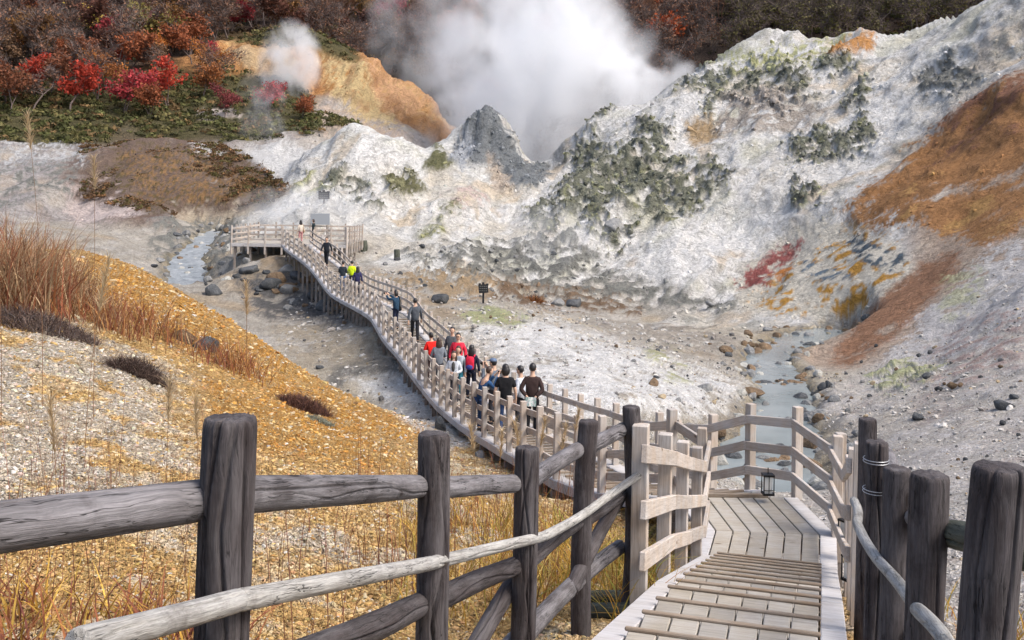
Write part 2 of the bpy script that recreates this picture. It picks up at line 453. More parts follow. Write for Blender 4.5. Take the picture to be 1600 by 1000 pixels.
def _kern(du, dw):
    return np.sqrt((KX * du) ** 2 + dw ** 2 + 0.012 ** 2)
A = _kern(cps[:, None, 0] - cps[None, :, 0], cps[:, None, 1] - cps[None, :, 1])
n_ = len(cps)
M_ = np.zeros((n_ + 3, n_ + 3)); M_[:n_, :n_] = A - np.eye(n_) * 0.004
M_[:n_, n_] = 1; M_[:n_, n_ + 1] = cps[:, 0]; M_[:n_, n_ + 2] = cps[:, 1]; M_[n_:, :n_] = M_[:n_, n_:].T
sol = np.linalg.solve(M_, np.concatenate([cps[:, 2], [0, 0, 0]]))
U0, U1, W0, W1 = -0.86, 0.86, math.log(0.7), math.log(440)
NU, NW = 420, 760
gu = np.linspace(U0, U1, NU); gw = np.linspace(W0, W1, NW)
GZ = np.zeros((NU, NW))
for i0 in range(0, NU, 30):
    uu, ww = np.meshgrid(gu[i0:i0 + 30], gw, indexing='ij')
    K = _kern(uu[..., None] - cps[:, 0], ww[..., None] - cps[:, 1])
    GZ[i0:i0 + 30] = K @ sol[:n_] + sol[n_] + sol[n_ + 1] * uu + sol[n_ + 2] * ww

def bil(G, u, w):
    a = np.clip((u - U0) / (U1 - U0) * (NU - 1), 0, NU - 1.001)
    b = np.clip((w - W0) / (W1 - W0) * (NW - 1), 0, NW - 1.001)
    i, j = a.astype(int), b.astype(int)
    fa, fb = a - i, b - j
    return (G[i, j] * (1 - fa) + G[i + 1, j] * fa) * (1 - fb) + (G[i, j + 1] * (1 - fa) + G[i + 1, j + 1] * fa) * fb

# larger relief is baked into the height grid so that everything placed on it follows
uu, ww = np.meshgrid(gu, gw, indexing='ij')
dd = np.exp(ww)
PG = np.stack([uu * dd, dd, np.zeros_like(dd)], -1)
WKPATH = None
def near_mask(d): return sstep(20, 60, d)
GZ = GZ + near_mask(dd) * (fbm(PG, 0.06, 4, 0.5, 3.0) * 1.0 + fbm(PG, 0.22, 3, 0.5, 8.0) * 0.3) * sstep(65, 100, dd) \
        + fbm(PG, 0.25, 3, 0.5, 5.0) * 0.22 * sstep(6, 20, dd)

# the craggy peak at the crater rim
pkx, pky = xz(762, 118.5), 118.5
rx_, ry_ = (uu * dd - pkx), (dd - pky)
rr_ = np.sqrt((rx_ / np.where(rx_ < 0, 4.6, 5.2)) ** 2 + (ry_ / 4.0) ** 2)
GZ = GZ + 1.9 * np.minimum(np.clip(1 - rr_, 0, 1) * 2.2, .85) * (1 + .9 * fbm(PG, .5, 3, .6, 2.))
GZ = GZ + 1.3 * np.exp(-(((uu * dd - xz(575, 106)) / 7.5) ** 2 + ((dd - 105) / 6.0) ** 2))
# the two streams: centre lines (pixel column, metres away, half width m)
STREAM_R = [(1165, 29.5, 1.9), (1195, 33, 1.65), (1218, 37, 1.3), (1230, 42, 1.1), (1232, 46, 1.1), (1215, 50, 1.2), (1200, 54, 1.2), (1215, 58, 1.0), (1250, 62, 1.5), (1285, 65, 2.0), (1308, 68, 1.2)]
STREAM_L = [(300, 69, 1.2), (294, 75, 1.3), (296, 80, 1.2), (306, 84, 1.0), (318, 88, .9), (328, 92, .8), (338, 95, .6)]
def stream_pts(S, n=60):
    S = np.array(S, float)
    t = np.linspace(0, len(S) - 1, n); k = np.arange(len(S))
    px, d, h = [np.interp(t, k, S[:, c]) for c in range(3)]
    return np.stack([(px - HX) / F * d, d], -1), h
SR_P, SR_H = stream_pts(STREAM_R); SL_P, SL_H = stream_pts(STREAM_L)
def water_level_r(y): return -8.75 + 0.0 * y
def water_level_l(y): return np.interp(y, [69, 77, 84, 90, 95], [-7.4, -6.05, -5.2, -4.5, -4.1])
def stream_dist(X, Y, P, H):
    d2 = (X[..., None] - P[:, 0]) ** 2 + (Y[..., None] - P[:, 1]) ** 2
    k = d2.argmin(-1)
    return np.sqrt(np.take_along_axis(d2, k[..., None], -1)[..., 0]), H[k]
sel = (dd > 24) & (dd < 110)
for P, H, lev in ((SR_P, SR_H, water_level_r), (SL_P, SL_H, water_level_l)):
    x, y = (uu * dd)[sel], dd[sel]
    ds, hw = stream_dist(x, y, P, H)
    t = ds / hw
    tgt = lev(y) - 0.25 + np.clip(t - 0.8, 0, None) * 0.7
    k = 1 - sstep(1.05, 2.1, t)
    GZ[sel] = GZ[sel] * (1 - k) + tgt * k

def ground(X, Y):
    X, Y = np.asarray(X, float), np.asarray(Y, float)
    return bil(GZ, X / Y, np.log(Y))
def gz(x, y): return float(ground(x, y))

def hit(px, py, dmin=2.0, dmax=400.0):
    """first terrain point along the sight line through a photo pixel"""
    ds = np.exp(np.linspace(math.log(dmin), math.log(dmax), 1500))
    p = at(px, py, 1.0)
    below = ground(p.x * ds, ds) > p.z * ds
    k = int(np.argmax(below)) if below.any() else len(ds) - 1
    d = ds[k]
    return Vector((p.x * d, d, gz(p.x * d, d)))

# ------------------------------------------------------------------ terrain mesh with rows spaced by relief
NC, NR = 960, 740
cu = np.linspace(-0.72, 0.72, NC)
fw = np.linspace(W0, W1, 1400)
cU, cW = np.meshgrid(cu[::4], fw, indexing='ij')
zz = bil(GZ, cU, cW); tt = zz / np.exp(cW)
dt = np.abs(np.diff(tt, axis=1)); dw = np.diff(fw)[None, :]
run = np.maximum.accumulate(tt, axis=1)[:, :-1]
vis = np.where(tt[:, 1:] >= run - 1e-4, 1.0, 0.25)
vis = vis * np.where(tt[:, 1:] < -0.47, 0.12, 1.0)
vis = vis * np.where(tt[:, 1:] > 0.20, 0.35, 1.0)
met = np.sqrt((dt * vis) ** 2 + (0.018 * dw) ** 2)
ker = np.ones(25) / 25
met = np.apply_along_axis(lambda a: np.convolve(np.pad(a, 12, mode='edge'), ker, 'valid'), 0, met)
ker2 = np.ones(27) / 27
met = np.apply_along_axis(lambda a_: np.convolve(np.pad(a_, 13, mode='edge'), ker2, 'valid'), 1, met)
cum = np.concatenate([np.zeros((met.shape[0], 1)), np.cumsum(met, 1)], 1)
cum /= cum[:, -1:]
rows = np.linspace(0, 1, NR)
Wc = np.stack([np.interp(rows, cum[i], fw) for i in range(len(cum))])
Wf = np.stack([np.interp(np.arange(NC) / 4.0, np.arange(len(Wc)), Wc[:, r]) for r in range(NR)], 1)
Wf = np.stack([np.convolve(np.pad(Wf[:, r], 15, mode='reflect', reflect_type='odd'), np.ones(31) / 31, 'valid') for r in range(NR)], 1)
TU = np.repeat(cu[:, None], NR, 1)
TD = np.exp(Wf)
TX, TY = TU * TD, TD
TZ = bil(GZ, TU, Wf)
TP = np.stack([TX, TY, TZ], -1)
PXv, PYv = project(TX, TY, TZ)

# class weights (inverse distance on warped coordinates)
warp1 = fbm(TP, 0.08, 3, 0.5, 11.0); warp2 = fbm(TP, 0.08, 3, 0.5, 23.0)
nearw = np.clip(TD / 60, 0.15, 1)
qu = TU + 0.022 * warp1 * nearw; qw = Wf + 0.03 * warp2 * nearw
CLS = 'SFCMBWVOTRN'
CC = dict(S=(.44, .285, .115), F=(.42, .385, .33), C=(.70, .69, .67), M=(.70, .695, .67), B=(.17, .12, .095), W=(.38, .35, .335),
          V=(.085, .075, .035), O=(.47, .24, .09), T=(.055, .04, .032), R=(.47, .44, .40), N=(.42, .33, .26))
onehot = np.zeros((n_, len(CLS)))
for i, c in enumerate(cls): onehot[i, CLS.index(c)] = 1
wt = np.zeros((NC, NR, len(CLS)), np.float32)
cps32 = cps.astype(np.float32); oh32 = onehot.astype(np.float32)
hu, hw_ = qu[::2, ::2].astype(np.float32), qw[::2, ::2].astype(np.float32)
wh = np.zeros(hu.shape + (len(CLS),), np.float32)
for i0 in range(0, hu.shape[0], 40):
    r2 = (KX * (hu[i0:i0 + 40, :, None] - cps32[:, 0])) ** 2 + (hw_[i0:i0 + 40, :, None] - cps32[:, 1]) ** 2
    q_ = 1.0 / (r2 + 2e-5)
    s = (q_ * q_ * q_) @ oh32
    wh[i0:i0 + 40] = s / s.sum(-1, keepdims=True)
ii = np.minimum(np.arange(NC) // 2, wh.shape[0] - 1); ii2 = np.minimum(ii + 1, wh.shape[0] - 1); fi = ((np.arange(NC) % 2) * .5)[:, None, None].astype(np.float32)
jj_ = np.minimum(np.arange(NR) // 2, wh.shape[1] - 1); jj2 = np.minimum(jj_ + 1, wh.shape[1] - 1); fj = ((np.arange(NR) % 2) * .5)[None, :, None].astype(np.float32)
wv_ = wh[ii] * (1 - fi) + wh[ii2] * fi
wt = wv_[:, jj_] * (1 - fj) + wv_[:, jj2] * fj
CW = {c: wt[..., i] for i, c in enumerate(CLS)}
col = np.zeros((NC, NR, 3))
for c in CLS: col += CW[c][..., None] * np.array(CC[c])

n_lo = fbm(TP, 0.10, 4, 0.55, 31.0)
n_md = fbm(TP, 0.45, 4, 0.55, 41.0)
n_hi = fbm(TP, 1.7, 4, 0.6, 51.0)
n_vh = fbm(TP, 7.0, 3, 0.6, 61.0)
rockm = np.zeros((NC, NR))
e1 = .78 * TP[..., 0] + .62 * TP[..., 2]; e2 = -.62 * TP[..., 0] + .78 * TP[..., 2]
DP = np.stack([e2 + 2.0 * warp1, e1 * .20, TP[..., 1] * .30], -1)
n_dir = fbm(DP, .45, 4, .55, 14.0)
n_m2 = fbm(TP, 0.95, 2, .55, 55.0)
n_wob = .6 * n_md + .55 * n_hi + .45 * n_vh

def poly_mask(poly, soft):
    """signed distance in photo pixels to a polygon, evaluated at every terrain vertex"""
    P = np.array(poly, float)
    lo, hi = P.min(0) - 40, P.max(0) + 40
    box = (PXv > lo[0]) & (PXv < hi[0]) & (PYv > lo[1]) & (PYv < hi[1])
    x, y = PXv[box], PYv[box]
    inside = np.zeros(x.shape, bool); dmin = np.full(x.shape, 1e9)
    for i in range(len(P)):
        a, b = P[i], P[(i + 1) % len(P)]
        cond = ((a[1] > y) != (b[1] > y)) & (x < (b[0] - a[0]) * (y - a[1]) / (b[1] - a[1] + 1e-9) + a[0])
        inside ^= cond
        e = b - a; t = np.clip(((x - a[0]) * e[0] + (y - a[1]) * e[1]) / (e @ e), 0, 1)
        dmin = np.minimum(dmin, np.hypot(x - a[0] - t * e[0], y - a[1] - t * e[1]))
    return box, np.where(inside, dmin, -dmin)

def paint(poly, color, d0, d1, soft=6, wob=14, cover=1.0, op=1.0, rock=0.0, nz=None, wobn=None):
    global col
    box, sdv = poly_mask(poly, soft)
    nzb = (n_wob if wobn is None else wobn)[box]
    soft = soft * 1.2; wob = wob * 1.5
    m = sstep(-soft, soft, sdv + wob * nzb)
    if cover < 1.0:
        q = (n_m2 + .25 * n_hi if nz is None else nz)[box]
        th = 0.62 * (1 - 2 * cover)
        m = m * sstep(th - 0.13, th + 0.13, q + 0.4 * n_md[box] + .2 * n_vh[box])
    dv = TD[box]
    m = m * ((dv > d0) & (dv < d1)) * op
    c = np.array(color)
    col[box] = col[box] * (1 - m[:, None]) + c * m[:, None]
    if rock: rockm[box] = np.maximum(rockm[box], m * rock)

mixf = np.full((NC, NR), .5)
# general variation first
white = CW['C'] + CW['M']
g = sstep(0.0, 0.34, n_md * 0.7 + n_lo * 0.6 + n_hi * .5) * white
col = col * (1 - 0.5 * g[..., None]) + np.array((.50, .47, .42)) * 0.5 * g[..., None]
strk = fbm(TP * np.array((1.0, .25, .22)), 0.9, 4, .6, 91.0)
g = sstep(0.08, 0.38, strk + .4 * n_vh) * white
col = col * (1 - 0.4 * g[..., None]) + np.array((.40, .385, .35)) * 0.4 * g[..., None]
g = sstep(0.22, 0.42, n_hi + .5 * n_vh - .2 * n_md) * white
col = col * (1 - 0.4 * g[..., None]) + np.array((.33, .325, .28)) * 0.4 * g[..., None]
g = sstep(0.24, 0.44, n_md + 0.5 * n_hi) * white
col = col * (1 - 0.4 * g[..., None]) + np.array((.30, .295, .25)) * 0.4 * g[..., None]
g = sstep(0.30, 0.5, -n_md * .8 + 0.5 * n_lo) * white
col = col * (1 - 0.3 * g[..., None]) + np.array((.52, .40, .27)) * 0.3 * g[..., None]
g = sstep(0.05, 0.4, n_md + .4 * n_hi) * CW['F']
col = col * (1 - 0.5 * g[..., None]) + np.array((.24, .22, .19)) * 0.5 * g[..., None]
g = sstep(0.1, 0.4, -n_md + .3 * n_lo) * CW['F']
col = col * (1 - 0.6 * g[..., None]) + np.array((.52, .49, .45)) * 0.6 * g[..., None]
g = sstep(0.1, 0.4, fbm(TP, 0.16, 3, .5, 71.)) * CW['F'] * 0.5
col = col * (1 - g[..., None]) + np.array((.40, .29, .17)) * g[..., None]
g = sstep(-0.05, 0.3, n_md + .5 * n_hi - .1 * n_lo) * CW['R']
col = col * (1 - 0.45 * g[..., None]) + np.array((.50, .475, .47)) * 0.45 * g[..., None]
g = sstep(0.2, 0.45, -n_md + .4 * n_hi) * CW['R'] * .4
col = col * (1 - g[..., None]) + np.array((.30, .235, .22)) * g[..., None]
g = sstep(0.0, 0.35, n_md + .4 * n_hi) * CW['B']
col = col * (1 - .75 * g[..., None]) + np.array((.33, .29, .26)) * .75 * g[..., None]
g = sstep(0.05, 0.35, -n_md + .5 * n_hi) * CW['W']
col = col * (1 - .5 * g[..., None]) + np.array((.25, .21, .18)) * .5 * g[..., None]
g = sstep(-0.1, 0.3, n_lo + .6 * n_md) * CW['O']
col = col * (1 - .6 * g[..., None]) + np.array((.55, .40, .20)) * .6 * g[..., None]
g = sstep(0.1, 0.35, n_md - .4 * n_hi) * CW['O']
col = col * (1 - .5 * g[..., None]) + np.array((.42, .19, .09)) * .5 * g[..., None]
g = sstep(-0.05, 0.35, n_md * .7 + n_hi * .7) * CW['S']
col = col * (1 - .75 * g[..., None]) + np.array((.47, .36, .22)) * .75 * g[..., None]

# long mineral streaks and broad warm stains on the white slopes
def tone(mask, color, k):
    global col
    m = (np.clip(mask, 0, 1) * k)[..., None]
    col = col * (1 - m) + np.array(color) * m
hillm = np.clip(white + .5 * CW['W'], 0, 1)
tone(sstep(.05, .40, n_lo + .4 * n_dir) * hillm, (.62, .56, .45), .6)
tone(sstep(.12, .42, n_dir + .3 * n_md) * hillm, (.48, .45, .40), .6)
tone(sstep(.10, .40, -n_lo + .5 * n_dir - .1) * hillm, (.56, .55, .40), .45)
tone(sstep(.28, .5, -n_dir + .4 * n_lo) * hillm, (.60, .47, .32), .5)
tone(sstep(.30, .48, n_md - .5 * n_dir) * hillm, (.34, .34, .30), .5)
tone(sstep(.1, .4, n_lo) * CW['F'], (.50, .43, .31), .5)
DK = (.17, .175, .135)
GY = (.21, .21, .19)
# rust-brown slope
paint([(1640,95),(1600,120),(1540,150),(1480,190),(1430,225),(1395,270),(1360,310),(1318,345),(1345,368),(1400,345),(1440,352),(1480,372),(1540,382),(1600,352),(1660,330)], (.36,.185,.08), 50, 112, 7, 26, .9, nz=n_dir)
paint([(1640,95),(1600,120),(1540,150),(1480,190),(1430,225),(1420,260),(1500,230),(1600,190),(1650,170)], (.25,.125,.08), 50, 112, 10, 26, .45, nz=n_dir)
paint([(1420,300),(1500,290),(1600,290),(1600,340),(1500,360),(1420,345)], (.45,.26,.10), 50, 112, 10, 26, .5, nz=n_dir)
paint([(1502,392),(1440,410),(1390,440),(1340,500),(1298,562),(1325,575),(1400,522),(1450,472),(1492,428)], (.30,.165,.10), 50, 90, 8, 16, .72, nz=n_dir)
paint([(1540,395),(1600,375),(1660,350),(1660,480),(1600,500),(1500,560),(1420,590),(1360,600),(1400,540),(1470,470)], (.52,.50,.49), 35, 90, 8, 20, .8)
paint([(1440,560),(1600,470),(1600,560),(1450,620)], (.40,.31,.28), 30, 70, 14, 24, .4)
# mixed colours by the stream
paint([(1160,410),(1240,350),(1320,345),(1400,372),(1430,420),(1340,490),(1250,495),(1150,478)], (.60,.56,.48), 55, 100, 8, 16)
paint([(1200,440),(1260,400),(1330,350),(1400,372),(1420,420),(1330,490),(1230,492),(1170,470)], (.50,.27,.06), 55, 100, 8, 16, .36)
paint([(1310,360),(1345,365),(1390,385),(1420,400),(1390,425),(1340,400)], (.09,.12,.15), 55, 100, 4, 10, .5)
paint([(1255,405),(1310,415),(1330,435),(1290,440),(1250,425)], (.14,.19,.24), 55, 100, 4, 10, .42)
paint([(1152,432),(1190,404),(1226,380),(1252,371),(1243,395),(1214,418),(1204,440),(1184,446),(1168,436)], (.29,.095,.085), 60, 100, 4, 12, .72)
paint([(1200,425),(1235,405),(1240,420),(1215,438)], (.50,.20,.06), 60, 100, 3, 8)
# clean bright faces between the crusts
for pl in ([(830,300),(900,250),(905,285),(870,330),(820,330),(805,300)], [(960,240),(1030,180),(1090,160),(1110,200),(1060,240)], [(1000,400),(1150,330),(1240,260),(1300,260),(1260,330),(1150,400),(1040,470),(960,470)],
           [(1290,160),(1420,90),(1500,60),(1480,120),(1400,200),(1340,250),(1290,240)], [(860,380),(960,350),(1010,360),(960,400),(900,420)], [(480,240),(560,222),(680,235),(650,262),(590,268),(500,262)], [(540,300),(660,300),(760,320),(740,345),(620,350)]):
    paint(pl, (.74, .73, .71), 70, 136, 16, 22, .72, .75, nz=n_dir)
# dark crusted rock on the white cliff
for pl, cv in (
  ([(905,225),(940,212),(960,240),(1010,190),(1050,195),(1040,240),(1075,240),(1060,262),(1040,300),(980,322),(930,348),(880,342),(846,336),(870,300),(900,270)], .66),
  ([(1010,290),(1060,270),(1110,258),(1150,275),(1140,300),(1110,312),(1080,332),(1020,352),(1003,332)], .62),
  ([(1060,132),(1100,96),(1150,98),(1220,78),(1262,108),(1272,152),(1212,182),(1180,152),(1130,152),(1110,172),(1098,142)], .6),
  ([(1228,222),(1280,203),(1330,216),(1350,188),(1372,203),(1350,237),(1290,252),(1240,247)], .7),
  ([(1322,164),(1350,128),(1364,140),(1347,172),(1322,178)], .85),
  ([(1268,84),(1320,82),(1334,100),(1280,108)], .7),
  ([(925,175),(942,160),(960,170),(945,195),(930,215)], .8),
  ([(820,330),(850,310),(880,340),(900,380),(860,400),(830,370)], .5),
  ([(1240,288),(1294,300),(1284,332),(1243,332)], .5),
  ([(930,345),(1000,355),(980,385),(930,378)], .4),
  ([(895,235),(925,222),(935,245),(915,262),(893,262)], .75)):
    paint(pl, DK, 70, 140, 5, 18, cv, rock=1.0)
    paint(pl, (.33,.33,.15), 70, 140, 5, 18, .2, .45, nz=n_hi)
paint([(1430,122),(1482,84),(1532,108),(1502,142),(1440,142)], GY, 60, 120, 6, 14, .6, rock=.6)
paint([(1130,150),(1200,130),(1290,170),(1260,200),(1180,215),(1120,200)], (.40,.355,.31), 80, 130, 12, 18, .7)
paint([(1070,190),(1110,180),(1120,205),(1085,220)], (.40,.29,.17), 80, 130, 8, 10)
paint([(1090,90),(1160,80),(1270,60),(1330,60),(1290,85),(1180,100)], (.42,.42,.22), 80, 140, 6, 14, .5)
paint([(1290,75),(1370,55),(1360,72),(1300,85)], (.50,.25,.09), 90, 140, 4, 8)
paint([(1476,432),(1532,418),(1527,470),(1478,497)], (.43,.43,.25), 40, 80, 10, 18, .6, .7)
paint([(1350,590),(1420,565),(1480,570),(1440,600),(1370,620)], (.40,.41,.24), 35, 70, 6, 12, .4, rock=.4)
# grey rubble along the foot of the cliff
paint([(640,400),(760,376),(830,368),(900,380),(960,420),(950,472),(880,476),(800,468),(740,458),(690,450),(640,440)], GY, 60, 100, 10, 22, .58, rock=.5)
paint([(940,430),(1060,450),(1160,478),(1060,486),(940,480)], GY, 60, 95, 8, 14, .6, rock=.4)
paint([(780,440),(900,458),(1000,474),(1000,492),(860,486),(760,470)], (.19,.13,.085), 60, 95, 6, 14, .5)
paint([(700,440),(780,440),(760,470),(690,472)], (.33,.24,.15), 50, 85, 8, 14, .6)
paint([(560,430),(700,420),(760,450),(700,478),(620,455)], (.36,.27,.17), 50, 90, 8, 14, .5)
# white mound
paint([(452,292),(478,264),(540,272),(604,298),(592,332),(520,322),(468,334)], DK, 80, 115, 6, 16, .46, rock=.8)
paint([(598,272),(640,260),(674,288),(650,300),(608,297)], (.17,.165,.09), 80, 115, 5, 12, .75, rock=.8)
paint([(662,258),(680,223),(712,250),(692,264)], (.15,.15,.08), 90, 120, 4, 8, rock=.6)
paint([(650,352),(690,333),(704,360),(660,368)], (.26,.26,.13), 70, 105, 4, 10, .7, rock=.6)
paint([(690,320),(715,308),(720,330),(700,335)], (.22,.22,.13), 70, 105, 4, 8, .7, rock=.5)
paint([(455,285),(490,262),(520,300),(470,320)], (.42,.42,.24), 80, 115, 8, 12, .45)
paint([(703,242),(732,190),(765,165),(792,205),(806,235),(830,262),(862,266),(835,292),(790,292),(765,262),(745,262)], (.19,.205,.215), 95, 128, 4, 8, rock=1.0)
paint([(705,240),(735,205),(742,235),(725,258)], (.36,.38,.41), 95, 128, 3, 8)
paint([(760,250),(790,275),(800,300),(775,290)], (.50,.42,.34), 95, 128, 6, 8)
paint([(690,300),(740,290),(760,310),(720,320)], (.55,.44,.40), 80, 110, 8, 10, .5)
# valley floor
paint([(740,500),(860,500),(1000,545),(1120,585),(1190,615),(1100,660),(980,650),(880,640),(840,600),(780,560),(720,520)], (.66,.65,.63), 25, 66, 14, 26, .85)
paint([(760,540),(1000,610),(980,650),(860,640),(800,590)], (.70,.69,.67), 25, 60, 16, 20, .7)
paint([(715,492),(760,478),(830,496),(800,512),(740,502)], (.36,.37,.20), 40, 66, 5, 10, .8)
paint([(1010,520),(1060,540),(1080,600),(1040,590),(1010,560)], (.40,.40,.24), 30, 66, 8, 12, .35)
paint([(900,500),(1080,505),(1180,540),(1150,560),(1040,545)], (.33,.295,.25), 40, 75, 10, 18, .55)
paint([(490,612),(530,570),(600,556),(640,575),(620,590),(560,592),(520,612)], (.20,.19,.17), 30, 55, 5, 10, .8)
paint([(420,500),(520,505),(620,540),(600,560),(480,570),(430,540)], (.38,.33,.255), 30, 60, 8, 14, .7)
paint([(540,590),(640,580),(690,650),(680,680),(620,640)], (.72,.71,.68), 24, 48, 8, 12)
paint([(370,430),(470,420),(560,470),(540,510),(420,500),(380,470)], (.13,.125,.12), 45, 85, 8, 16, .72)
paint([(400,395),(470,400),(480,430),(420,420),(380,405)], (.40,.31,.21), 60, 85, 6, 10, .8)
paint([(240,350),(390,340),(370,400),(330,440),(270,440),(230,400)], GY, 66, 100, 8, 16, .55, rock=.3)
paint([(380,345),(440,300),(520,300),(600,335),(700,345),(600,362),(480,355)], (.60,.59,.56), 78, 100, 10, 14, .85)
paint([(1100,620),(1200,640),(1180,760),(1090,740)], (.33,.30,.26), 24, 45, 10, 18, .5)
# left middle ground
paint([(370,240),(440,220),(500,235),(455,275),(440,292),(400,262)], (.58,.575,.56), 100, 135, 8, 12)
paint([(100,300),(160,270),(200,300),(220,340),(120,345)], (.52,.44,.41), 85, 112, 6, 12)
paint([(0,225),(60,215),(130,230),(130,262),(60,280),(0,290)], (.50,.495,.49), 95, 125, 6, 14, .5)
paint([(0,270),(120,250),(120,300),(0,320)], GY, 85, 120, 6, 14, .45)
paint([(150,255),(200,225),(330,218),(400,255),(450,292),(420,312),(350,332),(250,338),(190,318),(120,300)], (.16,.115,.09), 88, 126, 8, 14, .85)
paint([(180,230),(330,222),(440,290),(350,320),(240,330),(170,290)], (.115,.085,.04), 90, 124, 8, 16, .42, nz=n_hi)
paint([(190,245),(330,235),(400,290),(320,320),(220,310)], (.24,.14,.065), 90, 124, 8, 16, .4, nz=n_vh)
paint([(295,225),(340,218),(350,240),(310,240)], (.55,.53,.51), 100, 124, 4, 6)
paint([(310,172),(350,168),(380,180),(340,188),(312,184)], (.48,.42,.38), 130, 155, 4, 6)
paint([(490,160),(600,195),(640,215),(560,222),(500,200)], (.45,.36,.29), 130, 170, 6, 12, .7)
paint([(570,95),(640,135),(668,160),(640,180),(600,170),(570,130)], (.52,.31,.17), 150, 185, 8, 14, .85)
paint([(500,90),(560,105),(590,150),(620,195),(560,190),(520,150)], (.53,.40,.21), 150, 185, 8, 14, .85)
paint([(360,80),(440,70),(470,110),(420,120),(380,110)], (.46,.33,.19), 150, 185, 6, 10)
g = sstep(0.0, .35, fbm(TP * np.array((1, .3, .15)), .5, 4, .6, 13.)) * CW['O']
col = col * (1 - .55 * g[..., None]) + np.array((.33, .17, .08)) * .55 * g[..., None]
# near slope
GR = (.45,.405,.335)
paint([(-200,470),(0,490),(120,515),(215,565),(270,640),(340,720),(330,770),(180,770),(0,790),(-200,800)], GR, 3, 26, 34, 60, .62, .8)
paint([(300,860),(500,815),(640,800),(760,770),(800,810),(700,880),(500,960),(200,1040),(-200,1040),(-200,900),(0,880)], GR, 3, 16, 34, 60, .5, .7)
paint([(600,700),(700,710),(820,760),(760,780),(640,750)], (.52,.44,.31), 8, 24, 16, 24, .45)
paint([(560,598),(600,608),(690,650),(730,694),(700,703),(640,668)], (.60,.58,.54), 20, 34, 5, 8, .9)
paint([(140,385),(330,475),(430,545),(560,625),(690,690),(560,690),(400,610),(250,520),(150,470)], (.43,.225,.055), 12, 32, 20, 30, .6, nz=n_vh)
paint([(330,600),(480,640),(640,720),(560,730),(420,700),(330,660)], (.42,.215,.05), 8, 24, 20, 30, .6, nz=n_vh)

# wet margins of the streams
for P, H in ((SR_P, SR_H), (SL_P, SL_H)):
    s2 = (TD > 24) & (TD < 112)
    ds, hw = stream_dist(TX[s2], TY[s2], P, H)
    k = (1 - sstep(0.9, 1.9, ds / hw + 0.5 * n_md[s2])) * 0.75
    rocky = np.where((n_hi[s2] > 0.1)[:, None], np.array((.13, .125, .11)), np.array((.27, .22, .13)))
    col[s2] = col[s2] * (1 - k[:, None]) + rocky * k[:, None]
    rockm[s2] = np.maximum(rockm[s2], k * 0.35)

# fine colour speckle
spk = 1 + 0.16 * n_vh + 0.14 * n_hi
col = np.clip(col * spk[..., None], 0.01, 0.8)

# displacement along the normal
def grid_normals(P):
    du = np.gradient(P, axis=0); dv = np.gradient(P, axis=1)
    n = np.cross(du, dv); n /= np.linalg.norm(n, axis=-1, keepdims=True) + 1e-12
    return np.where(n[..., 2:3] < 0, -n, n)
Nn = grid_normals(TP)
for _ in range(4):      # smooth the displacement directions so that ridges do not fold
    for ax in (0, 1):
        s_ = Nn.copy()
        for sh in (-3, -2, -1, 1, 2, 3): s_ += np.roll(Nn, sh, axis=ax)
        Nn = s_ / 7.0
Nn /= np.linalg.norm(Nn, axis=-1, keepdims=True)
amp_hill = np.clip(CW['C'] + CW['M'] + CW['N'] + CW['O'] * .9 + CW['B'] * .6 + CW['W'] * .8, 0, 1) * sstep(60, 85, TD)
rid = ridged(TP * np.array((1, 1, .55)), 0.16, 4, 5.0) - 0.62
dg = ridged(DP, .13, 4, 3.0) - .6
rightside = sstep(780, 900, PXv)
gul = fbm(TP * np.array((1.0, .35, .30)), 0.15, 4, .55, 37.0) * (1 - .75 * rightside) + 1.5 * dg * rightside
disp = amp_hill * (0.5 * rid + 1.6 * gul + 0.16 * n_md + 0.07 * n_m2) * (1 + .8 * CW['O'])
lump = ridged(TP, 0.5, 2, 9.0) - .45
disp += rockm * sstep(20, 60, TD) * (0.15 + 0.75 * lump + 0.35 * n_m2)
disp += (CW['F'] + CW['R']) * sstep(20, 40, TD) * (0.10 * n_md + 0.12 * n_m2)
vh2 = fbm(TP, 22.0, 2, 0.6, 81.0)
nearS = (1 - sstep(14, 40, TD))
disp += CW['S'] * (0.03 * n_md + 0.05 * n_hi * nearS + 0.035 * n_vh * nearS + 0.018 * vh2 * (1 - sstep(8, 16, TD)))
disp += (CW['R'] + CW['F']) * (1 - sstep(14, 30, TD)) * (0.03 * n_hi + 0.03 * n_vh + 0.012 * vh2 * (1 - sstep(8, 16, TD)))
TP2 = TP + Nn * disp[..., None]

idx = np.arange(NC * NR).reshape(NC, NR)
quads = np.stack([idx[:-1, :-1], idx[1:, :-1], idx[1:, 1:], idx[:-1, 1:]], -1).reshape(-1, 4)
cmain = wt.argmax(-1)
cq = cmain[:-1, :-1].reshape(-1)

